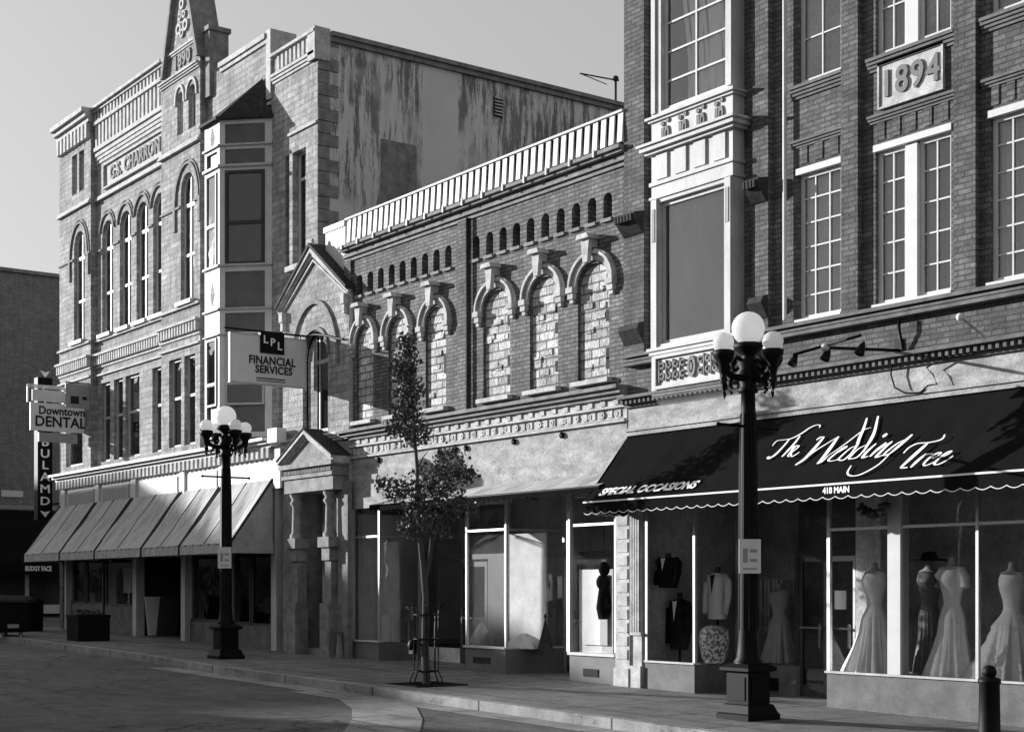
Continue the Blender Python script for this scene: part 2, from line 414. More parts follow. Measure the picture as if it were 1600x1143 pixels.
# pavement along Main Street, with the bay for parking further left
# a rounded kerb extension reaches out near the tree
arc_pts = []
pave = [(40, 2.6), (-46.6, 2.6), (-46.6, -2.6), (-45.8, -3.2), (-31.5, -3.25), (-29.5, -3.4), (-27.5, KY), (-21.4, KY), (40, KY)]
sheet_ground(pave, 0, 'pavement', 'concrete', .25)
def strip(pts, w, dz, name, mat, th):
    left = []; right = []
    for i, p in enumerate(pts):
        a = Vector(pts[max(0, i-1)]); b = Vector(pts[min(len(pts)-1, i+1)]); d = (b-a).normalized(); nn = Vector((-d.y, d.x))
        left.append(tuple(Vector(p) + nn*w/2)); right.append(tuple(Vector(p) - nn*w/2))
    mb = MB(); n = len(pts)
    V = [(x, y, gz(x)+dz) for x, y in left + right]
    fs = [(i, i+1, n+i+1, n+i) for i in range(n-1)]
    mb.add(V, fs)
    if th:
        V2 = [(x, y, z-th) for x, y, z in V]; k = len(V)
        mb.add(V + V2, [(i, i+1, k+i+1, k+i) for i in range(n-1)] + [(n+i, n+i+1, k+n+i+1, k+n+i) for i in range(n-1)])
    o = mb.build(name, mat); o['kind'] = 'structure'; return o
strip([(-46.6, -2.6), (-45.8, -3.3), (-31.5, -3.35), (-29.5, -3.5), (-27.5, KY-.08), (-10, KY-.08), (40, KY-.08)], .17, .006, 'kerb', 'kerbstone', .2)
strip([(-29.0, KY-.42), (-24, KY-.40), (-21.5, KY-.42), (0, KY-.42), (40, KY-.42)], .5, -.134, 'gutter', 'kerbstone', 0)
strip([(-22.3, KY-.5), (-20.6, -4.05), (-19.0, -4.7), (-17.6, -5.5), (-16.4, -6.3), (-15.2, -7.2), (-13.6, -8.3), (-11.5, -9.6)], .95, -.132, 'pale_road_band', 'kerbstone', 0)  # paler curved strip laid over the asphalt

# ================================================================ RIGHT BUILDING (brick, dated 1894)
P = .10                                        # pier projection
RX0 = PX(975, -P); REND = -8.6; RTOP = 13.2
bld = thing('brick_building', 'tall dark brick building dated 1894 with a white oriel above the bridal shop', 'building', (-14, 0, gz(-14)))
Zs = dict(sill2=5.24, string_t=5.42)
DENT = 4.63
w = MB()
winz = (PZ(1487, 452, 0), PZ(1487, 203, 0))
winz = (5.46, PZ(1487, 203, 0)); upz = 8.86
pier = [(RX0, PX(1006, -P)), (PX(1176, -P), PX(1200, -P)), (PX(1314, -P), PX(1340, -P)), (PX(1490, -P), PX(1524, -P)), (-10.55, -10.2), (-8.95, REND)]
bays = [(PX(1247, 0), PX(1314, 0)), (PX(1368, 0), PX(1486, 0)), (PX(1547, 0), PX(1640, 0))]
bays.append((-10.05, -9.05))
ops = [(a, b, winz[0], winz[1], 0) for a, b in bays] + [(a, b, upz, upz+1.95, 0) for a, b in bays]
OX0, OX1 = PX(1018, -.24), PX(1145, -.24)
ops.append((OX0+.1, OX1-.1, 4.9, 12.4, 0))
wall(w, RX0, REND, DENT, RTOP, 0, ops, .22).build('wall', 'brick_r', bld)
w = MB(); w.box(RX0, RX0+.25, .002, 14, gz(-19)-.3, RTOP); w.box(REND-.25, REND, .002, 14, -.5, RTOP); w.box(RX0+.25, REND-.25, 13.75, 14, -.3, RTOP)
w.build('side_wall', 'brick_r', bld)
MB().box(RX0+.25, REND-.25, .25, 13.7, RTOP-.35, RTOP-.1).build('roof', 'roof', bld)
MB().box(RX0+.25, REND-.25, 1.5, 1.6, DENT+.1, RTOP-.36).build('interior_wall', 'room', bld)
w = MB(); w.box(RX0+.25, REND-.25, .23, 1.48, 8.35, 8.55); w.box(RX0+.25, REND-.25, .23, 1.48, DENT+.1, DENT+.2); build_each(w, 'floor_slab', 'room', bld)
cn = MB()
for i, (a, b) in enumerate(pier):
    q = MB(); q.box(a, b, -P, -.001, PZ(974, 559) + .02, RTOP-.6); q.build('pier', 'brick_r', bld)
cornice(cn, RX0, REND, -P, RTOP-.6, RTOP, .35, 4); cn.build('cornice', 'trim_r', bld)
# belt of mouldings under the windows
bt = MB(); zt = PZ(974, 559)
for k, (dz, h, p) in enumerate([(0, .05, .17), (.075, .035, .12), (.13, .05, .15)]): bt.box(RX0, REND, -p, -.0015, zt-dz-h, zt-dz)
bt.build('belt_course', 'trim_r', bld)
# dentil cornice over the shop sign band
dc = MB(); dc.box(RX0, REND, -.26, -.001, DENT+.06, DENT+.11); dentils(dc, RX0, REND, -.2, -.001, DENT-.02, DENT+.058, .11, .45)
dc.box(RX0, REND, -.1, -.001, DENT-.07, DENT-.022); dc.build('dentil_cornice', 'trim_r', bld)
fb = MB(); fb.box(RX0+.05, REND, -.05, .15, 4.02, DENT-.072); fb.box(RX0+.05, REND, -.11, -.051, 4.10, 4.17); fb.box(RX0+.05, REND, -.14, -.051, 4.17, 4.22)
fb.build('sign_band', 'stucco', bld)
# bay walls: sills, hoods, corbel tables and the date plaque
for i, (a, b) in enumerate(bays):
    sl_ = MB(); cornice(sl_, a-.10, b+.10, 0, upz-.20, upz-.02, .10, 4); sl_.build('sill_course', 'trim_r', bld)
    hd = MB(); z = PZ(1357, 191); cornice(hd, a-.1, b+.1, 0, z-.06, z+.05, .07, 3)
    hd.build('hood_course', 'trim_r', bld)
    hd = MB(); dentils(hd, a-.03, b+.03, -.014, -.001, z-.30, z-.065, .26, .5); hd.build('corbel_table', 'brick_r', bld)
    x0, x1 = a, b
    g = .002
    if x1-x0 > 1.1:
        m_ = (x0+x1)/2 - .02; mwid = .2
        for (p_, q_) in ((x0+g, m_-mwid/2), (m_+mwid/2, x1-g)):
            window(bld, p_, q_, winz[0]+.02, winz[1]-g, .06, 2, 5, fw=.055, mw=.022, blind='blind', sill=None)
            window(bld, p_, q_, upz+.02, upz+1.95-g, .06, 2, 3, fw=.055, mw=.022, blind='room_mid')
        mu = MB(); mu.box(m_-mwid/2+g, m_+mwid/2-g, .0, .12, winz[0]+.02, winz[1]-.03); mu.build('mullion', 'white', bld)
        mu = MB(); mu.box(m_-mwid/2+g, m_+mwid/2-g, .02, .12, upz+.02, upz+1.94); mu.build('mullion', 'white', bld)
    else:
        window(bld, x0+g, x1-g, winz[0]+.02, winz[1]-g, .06, 3, 6, fw=.055, mw=.022, blind='curtain')
        window(bld, x0+g, x1-g, upz+.02, upz+1.95-g, .06, 2, 3, fw=.055, mw=.022, blind='room_mid')
    sm = MB(); sm.box(x0-.03, x1+.03, -.05, .055, winz[0]-.05, winz[0]+.018); sm.build('sill', 'white', bld)
    sm = MB(); sm.box(x0-.02, x1+.02, -.03, .05, winz[1]-.001, winz[1]+.09); sm.build('lintel', 'white', bld)
dp = MB(); dx0, dx1, dz0, dz1 = PX(1377), PX(1474), PZ(1425, 150, 0)-.03, PZ(1425, 92, 0)+.04
dp.box(dx0, dx1, -.028, -.001, dz0, dz1)
for a, b, c_, d_ in ((dx0, dx1, dz1, dz1+.03), (dx0, dx1, dz0-.03, dz0), (dx0-.03, dx0, dz0-.03, dz1+.03), (dx1, dx1+.03, dz0-.03, dz1+.03)): dp.box(a, b, -.05, -.0012, c_, d_)
dpo = dp.build('date_plaque', 'stone_band', bld)
text('1894', ((dx0+dx1)/2, -.045, (dz0+dz1)/2-.01), (1, 0, 0), (0, 0, 1), .50, 'oriel_dark', dpo, bold=.010, ext=.008, sx=.92, spacing=1.12)
# drain pipe beside the second pier
dpn = MB(); xx = PX(1226, -.08); dpn.tube([(xx, -.08, 5.5), (xx, -.08, 12.5)], .03); dpn.build('drainpipe', 'grey_paint', bld)
# carved corbels on the piers
for a, b in pier[:2]:
    q = MB(); zc = PZ(1188, 292, -P) if a > -17 else PZ(990, 345, -P)
    q.prismx([(-P-.001, zc+.12), (-P-.20, zc+.08), (-P-.22, zc-.0), (-P-.13, zc-.12), (-P-.04, zc-.22), (-P-.001, zc-.25)], a+.01, b-.01)
    dentils(q, a+.02, b-.02, -P-.25, -P-.2, zc-.06, zc+.05, .07, .6); q.build('corbel', 'slate', bld)
    zc2 = PZ(990, 515, -P)
    q = MB(); q.prismx([(-P-.001, zc2+.1), (-P-.10, zc2+.07), (-P-.14, zc2-.02), (-P-.06, zc2-.15), (-P-.001, zc2-.25)], a+.01, b-.01); q.build('corbel', 'slate', bld)
# --- oriel
orl = MB(); OP = .24
oz = lambda py, px=1082: PZ(px, py, -OP)
za = oz(598); zb = oz(548)+.02                     # carved panel stage
zs0 = oz(528); zs1 = oz(300)                       # big pane
zc0 = oz(262); zc1 = oz(222)                       # transom squares, cornice above
zt0 = oz(212); zt1 = oz(172)                       # tulip frieze
zu0 = oz(160)                                      # upper window sill
OTOP = 12.3
def ring(mb, z0, z1, p):                           # band round front and both returns
    mb.box(OX0-p, OX1+p, -OP-p, -OP-.0005, z0, z1); mb.box(OX0-p, OX0-.0005, -OP, -.001, z0, z1); mb.box(OX1+.0005, OX1+p, -OP, -.001, z0, z1)
body = MB()
wall(body, OX0, OX1, za-.1, OTOP, -OP, [(OX0+.17, OX1-.17, zs0, zs1, 0), (OX0+.22, OX1-.16, zu0+.05, OTOP-.4, 0)], .14)
body.quad((OX0, -OP, za-.1), (OX0, 0, za-.1), (OX0, 0, OTOP), (OX0, -OP, OTOP))
body.quad((OX1, -OP, za-.1), (OX1, 0, za-.1), (OX1, 0, OTOP), (OX1, -OP, OTOP))
body.quad((OX0, -OP, za-.1), (OX1, -OP, za-.1), (OX1, 0, za-.1), (OX0, 0, za-.1)); body.quad((OX0, -OP, OTOP), (OX1, -OP, OTOP), (OX1, 0, OTOP), (OX0, 0, OTOP))
oro = body.build('oriel', 'cream', bld)
tr = MB()
ring(tr, zs0-.10, zs0-.05, .06); ring(tr, zs0-.16, zs0-.105, .03)
ring(tr, zc0-.10, zc0-.04, .03); ring(tr, zc1+.0, zc1+.05, .08); ring(tr, zc1+.05, zc1+.12, .14); ring(tr, zc1+.12, zc1+.16, .18)
ring(tr, zt1+.02, zt1+.06, .04); ring(tr, zt1+.06, zt1+.10, .08)
ring(tr, zs1+.06, zs1+.10, .03)
for x in (OX0+.02, OX1-.15): tr.box(x, x+.13, -OP-.035, -OP-.0008, zs0-.045, zs1+.05)
for k in range(3):
    for x in (OX0+.045, OX1-.125): tr.box(x+k*.028, x+k*.028+.014, -OP-.046, -OP-.036, zs1-.62, zs1-.1)
dentils(tr, OX0+.05, OX1-.05, -OP-.03, -OP-.001, zc0-.02, zc1-.03, .46, .6)
for x in (OX0+.02, OX1-.10): tr.box(x, x+.09, -OP-.03, -OP-.0008, zu0+.04, OTOP-.1)
tr.build('trim', 'cream', oro)
# scroll carving in the lower panel and tulips in the frieze
cp = MB(); px0, px1 = OX0+.10, OX1-.02
for a, b, c_, d_ in ((px0, px1, zb-.05, zb), (px0, px1, za-.02, za+.03), (px0, px0+.05, za+.03, zb-.05), (px1-.05, px1, za+.03, zb-.05)): cp.box(a, b, -OP-.05, -OP-.001, c_, d_)
cp.build('panel_frame', 'cream', oro)
sc_ = MB(); zc_ = (za+zb)/2; xm = (px0+px1)/2; hh = (zb-za)/2-.09
sc_.arc(xm, zc_, .05, .09, -OP-.035, -OP-.001, hh*.6, hh, 0, 360, 18); sc_.arc(xm, zc_, .0001, .025, -OP-.04, -OP-.001, .0001, hh*.4, 0, 360, 12)
for sg in (-1, 1):
    for k in range(4):
        xc = xm + sg*(.2 + k*.16)
        for t_ in (-1, 1): sc_.arc(xc, zc_+t_*hh*.5, .03, .058, -OP-.035, -OP-.001, None, None, 30+k*60, 330+k*60, 12)
        sc_.box(xc+.07*sg-.012, xc+.07*sg+.012, -OP-.03, -OP-.001, zc_-hh, zc_+hh)
sc_.build('carving', 'stone_dark', oro)
tl = MB()
for k in range(4):
    xc = OX0+.28 + k*(OX1-OX0-.5)/3.3; zb_, zt_ = zt0+.02, zt1-.02; h_ = zt_-zb_
    tl.box(xc-.03, xc+.03, -OP-.02, -OP-.001, zb_, zb_+h_*.75); tl.arc(xc+.10, zb_+h_*.42, .022, .055, -OP-.025, -OP-.001, .06, .13, 0, 360, 12)
    tl.arc(xc, zt_-.03, .0001, .04, -OP-.025, -OP-.001, None, None, 0, 360, 8); tl.arc(xc+.12, zt_-.0, .0001, .035, -OP-.025, -OP-.001, None, None, 0, 360, 8)
tl.build('carving', 'stone_dark', oro)
window(oro, OX0+.172, OX1-.172, zs0+.002, zs1-.002, -OP+.07, 1, 1, 'cream', .06, gm='glass', blind='blind')
ow = window(oro, OX0+.222, OX1-.162, zu0+.052, OTOP-.402, -OP+.07, 2, 6, 'white', .06, .03, gm='glass')
for k in range(8):
    q = MB(); x0_ = OX0+.42+k*.13; zt_ = zu0+3.0; w_ = .045+.02*(k % 3)
    pts_ = [(x0_+.30*math.sin(t_/10*1.6), -OP+.165+.015*math.sin(k*2+t_), zt_-(zt_-zu0-.1)*t_/10) for t_ in range(11)]
    n_ = len(pts_); q.add([(x-w_, y, z) for x, y, z in pts_]+[(x, y-.04, z) for x, y, z in pts_]+[(x+w_, y, z) for x, y, z in pts_], [(i, i+1, n_+i+1, n_+i) for i in range(n_-1)]+[(n_+i, n_+i+1, 2*n_+i+1, 2*n_+i) for i in range(n_-1)], True)
    q.build('curtain', 'blind_white', ow)
MB().prismx([(-OP, za-.1), (-.0, za-.1), (0, za-.28), (-.06, za-.24)], OX0, OX1).build('apron', 'cream', oro)

# ---------------- bridal shop front
SH = 3.05
g0 = gz(-16)-.2
FLO = .42                                           # display floor level
sf = thing('bridal_shopfront', 'recessed bridal shop front with display windows under the dark lettered awning', 'shopfront', (-15, 0, gz(-15)))
XA0, XA1 = PX(1008), PX(1085); XR = PX(1292)
BY = 1.0
bk = MB(); bk.box(XA0, XA1, 0, .1, g0, FLO); bk.box(XA1-.1, XA1, .102, BY, g0, FLO-.002); bk.box(XA1, PX(1243, BY), BY, BY+.1, g0, FLO)
bko = bk.build('bulkhead', 'tile', sf)
MB().box(PX(1200, BY-.01), PX(1216, BY-.01), BY-.02, BY-.001, .02, .22).build('vent', 'iron', bko)
bk = MB(); bk.box(XR, REND-.2, 0, .1, g0, FLO); bk.box(XR, XR+.1, .102, BY, g0, FLO-.002); bk.build('bulkhead', 'tile', sf)
cp_ = MB(); cp_.box(XA0, XA1+.01, -.03, .105, FLO+.001, FLO+.03); cp_.box(XR-.02, REND-.2, -.03, .105, FLO+.001, FLO+.03); cp_.build('bulkhead_cap', 'cream', sf)
fl = MB(); fl.box(XA0+.01, XA1-.11, .11, BY+1.5, FLO-.06, FLO-.005); fl.box(XA1, PX(1243, BY)-.01, BY+.11, BY+1.5, FLO-.06, FLO-.006); fl.box(XR+.11, REND-.3, .11, BY+1.5, FLO-.06, FLO-.005); fl.build('display_floor', 'cream', sf)
fr = MB()
def post(mb, x, y, wd, z0, z1, dd=.05): mb.box(x-wd/2, x+wd/2, y-dd/2, y+dd/2, z0, z1)
for x, y, wd in ((XA0+.02, .03, .05), (XA1-.02, .03, .05), (PX(1149, BY), BY+.05, .05), (XR+.02, .03, .06), (PX(1526), .03, .045), (-10.4, .03, .045), (-9.2, .03, .045)): post(fr, x, y, wd, FLO+.03, SH)
fr.box(XR+.05, REND-.2, .01, .05, 2.42, 2.46)
build_each(fr, 'frame_bar', 'steel', sf)
pn = MB(); z0, z1 = FLO+.03, SH
pn.quad((XA0, .03, z0), (XA1, .03, z0), (XA1, .03, z1), (XA0, .03, z1)); pn.quad((XA1-.02, .05, z0), (XA1-.02, BY, z0), (XA1-.02, BY, z1), (XA1-.02, .05, z1))
pn.quad((XA1, BY+.05, z0), (PX(1243, BY), BY+.05, z0), (PX(1243, BY), BY+.05, z1), (XA1, BY+.05, z1))
pn.quad((XR, .03, z0), (REND-.2, .03, z0), (REND-.2, .03, z1), (XR, .03, z1)); pn.quad((XR+.02, .05, z0), (XR+.02, BY, z0), (XR+.02, BY, z1), (XR+.02, .05, z1))
build_each(pn, 'pane', 'shop_glass', sf)
cl = MB(); cl.box(PX(1388), PX(1408), -.02, .16, FLO+.031, 4.0); cl.build('column', 'white', sf)
fp = MB(); fx0, fx1 = PX(986), PX(1004)
fp.box(fx0, fx1, -.02, .1, g0, 4.0)
for k in range(4): fp.box(fx0+.03+k*(fx1-fx0-.05)/4, fx0+.03+k*(fx1-fx0-.05)/4+.035, -.045, -.021, .9, 3.0)
fp.box(fx0-.01, fx1+.01, -.06, .1, g0, .35); fp.box(fx0-.01, fx1+.01, -.05, .1, .85, .9); fp.build('fluted_pilaster', 'stone_band', sf)
# doors
dX0, dX1 = PX(1246, BY+.1), PX(1340, BY+.1); dm = (dX0+dX1)/2; dg = gz(-16)
for a, b in ((dX0+.03, dm-.005), (dm+.005, dX1-.03)):
    d = MB(); yy = BY+.1
    d.box(a, a+.06, yy, yy+.05, dg, 2.1); d.box(b-.06, b, yy, yy+.05, dg, 2.1); d.box(a+.06, b-.06, yy, yy+.05, 2.02, 2.1); d.box(a+.06, b-.06, yy, yy+.05, dg, dg+.18)
    do = d.build('door', 'steel' if a > dm else 'wood', sf)
    MB().quad((a+.06, yy+.025, dg+.18), (b-.06, yy+.025, dg+.18), (b-.06, yy+.025, 2.02), (a+.06, yy+.025, 2.02)).build('pane', 'dim_glass', do)
    h_ = MB(); h_.box(a+.06, b-.06, yy-.06, yy-.035, 1.0, 1.03); h_.box(b-.10, b-.07, yy-.07, yy-.04, .72, 1.08); h_.build('handle', 'chrome', do)
    if a > dm: MB().box(a+.14, a+.36, yy+.008, yy+.016, 1.30, 1.58).build('notice', 'board_light', do)
lt = MB(); lt.box(dX0-.02, dX1+.02, BY+.08, BY+.16, 2.1, 2.2); lt.box(dX0-.03, dX0+.03-.002, BY+.08, BY+.16, dg, 2.1); lt.box(dX1-.028, dX1+.03, BY+.08, BY+.16, dg, 2.1)
lt.box(dX0-.02, dX1+.02, BY+.08, BY+.16, SH-.05, SH+.1); lt.build('door_frame', 'wood', sf)
MB().quad((dX0, BY+.12, 2.2), (dX1, BY+.12, 2.2), (dX1, BY+.12, SH-.05), (dX0, BY+.12, SH-.05)).build('transom_pane', 'dim_glass', sf)
MB().box(dX1+.032, XR+.1, BY+.02, BY+.14, dg, 4.0).build('return_wall', 'room_mid', sf)
inn = MB(); inn.box(XA0-.05, REND-.2, 2.55, 2.65, g0, 4.0); inn.box(XA0-.15, XA0-.05, .11, 2.5, g0, 4.0); inn.build('interior_wall', 'room_mid', sf)
inn = MB(); inn.box(XA0-.05, REND-.2, .16, 2.54, 4.01, 4.09); inn.build('ceiling', 'room_mid', sf)
inn = MB(); inn.box(XA1-.02, XR+.02, .03, .14, SH+.0, 4.0); inn.box(XA0, XA1-.022, .03, .14, SH+.0, 4.0); inn.box(XR+.022, REND-.2, .03, .14, SH+.0, 4.0); inn.build('header', 'room_mid', sf)

# ---------------- bridal awning
AX0, AX1 = PX(985), REND-.2; AP = .98; AZT, AZF = 4.10, 2.99; VAL = .20
aw = thing('dark_awning', 'long dark canvas awning lettered The Wedding Tree in white script with scalloped white edge', 'awning', (AX0, 0, AZF))
slope = MB(); nseg = 120
for i in range(nseg):
    for j in range(5):
        a, b = AX0 + (AX1-AX0)*i/nseg, AX0 + (AX1-AX0)*(i+1)/nseg
        t0, t1 = j/5, (j+1)/5
        sg = lambda t, x: -.03*math.sin(math.pi*t)*(.6+.6*math.sin(x*2.9)) + .008*math.sin(x*11+t*4)*math.sin(math.pi*t)
        pt = lambda x, t: (x, -.06-(AP-.06)*t, AZT+(AZF-AZT)*t + sg(t, x))
        slope.quad(pt(a, t0), pt(b, t0), pt(b, t1), pt(a, t1))
for t_ in (AX0, AX1): slope.add([(t_, -.06, AZT), (t_, -.06, AZF), (t_, -AP, AZF)], [(0, 1, 2)])
slope.build('canopy', 'awn_dark', aw)
val = MB(); nsc = int((AX1-AX0)/.22); pz = []
def scallop(mb, p0, p1, zt, depth, n, y_is=None):
    """valance from p0 to p1 (x,y) with n rounded scallops"""
    for i in range(n*6):
        t0, t1 = i/(n*6), (i+1)/(n*6)
        f = lambda t: zt-depth+.035*(1-abs(math.sin(math.pi*n*t)))
        q = lambda t: (p0[0]+(p1[0]-p0[0])*t, p0[1]+(p1[1]-p0[1])*t)
        (xa, ya), (xb, yb) = q(t0), q(t1)
        mb.quad((xa, ya, f(t0)), (xb, yb, f(t1)), (xb, yb, zt), (xa, ya, zt)); yield (xa, ya, f(t0)), (xb, yb, f(t1))
edge = MB()
for p0, p1, n in (((AX0, -AP), (AX1, -AP), nsc), ((AX0, -.06), (AX0, -AP), 5)):
    L = list(scallop(val, p0, p1, AZF, VAL, n)); edge.tube([(x-.004, y-.006, z) for (x, y, z), _ in L] + [L[-1][1]], .007, 4)
val.build('valance', 'awn_dark', aw)
edge.build('scallop_edging', 'letter', aw)
MB().box(AX0-.01, AX1, -AP-.012, -AP-.002, AZF-.012, AZF+.012).build('edging_stripe', 'letter', aw)
ah = MB()
for x in (AX0+.03, -15, -12, AX1-.03): ah.tube([(x, -.06, AZF-.02), (x, -AP+.02, AZF-.02)], .015)
ah.build('awning_frame', 'steel', aw)
# script lettering, brushed along the slope
nrm = Vector((0, -(AZT-AZF), -(AP-.06))).normalized(); nrm = Vector((0, -(AZT-AZF), (AP-.06))).normalized()
def on_slope(px, py, lift=.012):
    u = (px-800)/F; d = Vector((-C+u*S, S+u*C, (HY-py)/F)); o_ = Vector((0, -D, H)); p0 = Vector((0, -AP, AZF))
    t = (p0-o_).dot(nrm)/d.dot(nrm); return o_ + d*t + nrm*lift
def brush(mb, pts, wmax, lift=.016):
    """a flat brush stroke through zoomed drawing points, thin at the ends"""
    P3 = [on_slope(1180+x*.2125, 640+y*.2125, lift) for x, y in pts]
    Q = []
    for i in range(len(P3)-1):
        a, b, c_, d_ = P3[max(i-1, 0)], P3[i], P3[i+1], P3[min(i+2, len(P3)-1)]
        for k in range(5):
            t = k/5; Q.append(.5*((2*b)+(c_-a)*t+(2*a-5*b+4*c_-d_)*t*t+(3*b-a-3*c_+d_)*t**3))
    Q.append(P3[-1]); n = len(Q); L_, R_ = [], []
    for i, q in enumerate(Q):
        d = (Q[min(i+1, n-1)]-Q[max(i-1, 0)]).normalized(); s_ = nrm.cross(d)
        vert = abs(d.dot(nrm.cross(Vector((1, 0, 0)))))
        w_ = wmax*(.35+.65*vert)*(.45+.55*math.sin(math.pi*min(1, max(0, (i+.5)/n)))); L_.append(tuple(q+s_*w_/2)); R_.append(tuple(q-s_*w_/2))
    mb.add(L_+R_, [(i, i+1, n+i+1, n+i) for i in range(n-1)])
wt = MB(); W = .047
A_ = lambda *p: [(541.2+.4323*a, 23.5+.4323*b) for a, b in p]       # two close studies of the lettering, brought to one scale
B_ = lambda *p: [(1011.8+.3529*a, 141.2+.3529*b) for a, b in p]
strokes = [
 ([(130, 268), (165, 232), (215, 225), (270, 215), (340, 180), (400, 140), (450, 117), (480, 118), (475, 135)], W*.8),
 ([(255, 222), (205, 280), (150, 335), (105, 362), (100, 350), (130, 355)], W*1.1),
 ([(335, 195), (290, 255), (230, 320), (200, 350)], W*1.0),
 ([(215, 335), (255, 290), (285, 270), (275, 300), (245, 345), (270, 345)], W*.8),
 ([(265, 325), (310, 290), (325, 270), (300, 275), (270, 320), (275, 348), (310, 330), (330, 315)], W*.8),
 ([(455, 228), (485, 208), (512, 205)], W*.9), ([(512, 205), (440, 290), (370, 365), (300, 412)], W*1.5),
 ([(300, 412), (360, 375), (430, 320), (520, 262), (615, 205)], W*.7),
 ([(618, 203), (570, 270), (515, 345), (462, 404)], W*1.5), ([(462, 404), (500, 385), (541, 346)], W*.7),
 (A_((0, 745), (270, 560), (590, 320), (735, 265)), W*.6),
 (A_((170, 690), (300, 610), (315, 585), (230, 630), (30, 790), (20, 830), (90, 830), (190, 800)), W*.9),
 (A_((490, 580), (380, 620), (200, 780), (190, 815), (270, 815), (400, 700), (490, 580)), W*.85),
 (A_((665, 105), (610, 280), (540, 440), (490, 580), (400, 700)), W*1.15),
 (A_((670, 560), (520, 630), (370, 780), (390, 800), (500, 770), (610, 660), (680, 560)), W*.85),
 (A_((855, 75), (800, 320), (740, 460), (680, 560), (600, 690)), W*1.25),
 (A_((825, 540), (690, 660), (590, 780), (690, 755)), W*1.1),
 (A_((1000, 525), (850, 640), (715, 765)), W*1.2), (A_((740, 740), (900, 620), (1105, 505)), W*.7),
 (A_((1105, 505), (960, 630), (820, 775), (940, 740)), W*1.1),
 (A_((935, 432), (1015, 378)), W*1.6),
 (A_((1320, 480), (1180, 550), (1010, 680), (960, 745), (1060, 715), (1200, 610)), W*.9),
 (A_((1445, 392), (1250, 560), (1070, 710)), W*1.3), (A_((1070, 710), (860, 910), (570, 1070), (400, 1095), (340, 1040), (405, 920)), W*.85),
 (B_((250, 540), (370, 420), (540, 340), (700, 325), (830, 310), (1000, 270), (1080, 220), (1110, 150)), W*.95),
 (B_((760, 330), (600, 470), (400, 650), (190, 840)), W*1.5), (B_((180, 850), (340, 840)), W*1.2),
 (B_((730, 555), (560, 690), (400, 840)), W*1.2), (B_((700, 590), (770, 560), (860, 562)), W*1.0),
 (B_((850, 650), (950, 610), (1035, 540), (960, 545), (800, 640), (690, 750), (690, 800), (760, 790), (910, 720)), W*.9),
 (B_((1080, 620), (1180, 570), (1255, 505), (1180, 525), (1040, 620), (910, 740), (920, 785), (1020, 765), (1180, 680), (1290, 600)), W*.9),
]
for i, (s_, w_) in enumerate(strokes): brush(wt, s_, w_*1.0, .014+.0009*i)
wt.build('script_lettering', 'letter', aw)
sl_x = Vector((1, 0, 0)); upv = Vector((0, AP-.06, AZT-AZF)).normalized()
pm = on_slope(1010, 764, .01)
text('SPECIAL OCCASIONS', tuple(pm), (1, 0, 0), tuple(upv), .20, 'letter', aw, shear=.35, bold=.007, ext=.003, sx=(PX(1090, -.9)-PX(934, -.9))/1.98)
text('418 MAIN', (PX(1307, -AP), -AP-.008, AZF-.085), (1, 0, 0), (0, 0, 1), .115, 'letter', aw, bold=.004, ext=.003, sx=.95)

# ================================================================ MIDDLE BUILDING
mid = thing('low_brick_building', 'low grey brick building with six hooded bricked-in arches and slatted white parapet', 'building', (-24, 0, gz(-24)))
MX0, MX1 = -28.35, RX0
MT = 9.47
niL = [562, 578.6, 595, 612, 629, 646.5, 664, 682, 700.5]; niR = [744, 765, 786, 807, 829, 852, 876, 900, 925, 949.5]
MXm = PX(733)
mops = []
for p_ in niL + niR:
    x = PX(p_); mops.append((x-.115, x+.115, 7.80, 8.12, .11))
arch = []
for a, b in ((557, 583), (607, 637), (665, 697)): arch.append((PX(a), PX(b)))
for a, b in ((755, 797), (828, 872), (903, 952)): arch.append((PX(a), PX(b)))
for a, b in arch: mops.append((a, b, 5.14, 6.76, .35))
MW0 = 4.40
wall(MB(), MX0, MX1, MW0, 8.86, 0, mops, .25).build('wall', 'brick_m', mid)
sw = MB(); sw.box(MX0, MX0+.3, .002, 14, gz(-28)-.3, MT-.05); sw.box(MX1-.3, MX1-.001, .26, 14, gz(-19)-.3, MT-.4); sw.box(MX0+.3, MX1-.3, 13.7, 14, 0, MT-.4); sw.build('side_wall', 'brick_m', mid)
MB().box(MX0+.3, MX1-.3, .26, 13.7, 8.3, 8.45).build('roof', 'roof', mid)
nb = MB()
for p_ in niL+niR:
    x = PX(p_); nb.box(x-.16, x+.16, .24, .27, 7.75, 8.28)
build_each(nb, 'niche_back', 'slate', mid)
ns = MB()
for p_ in niL+niR:
    x = PX(p_); ns.box(x-.14, x+.14, -.05, .02, 7.74, 7.795)
build_each(ns, 'niche_sill', 'stone_dark', mid)
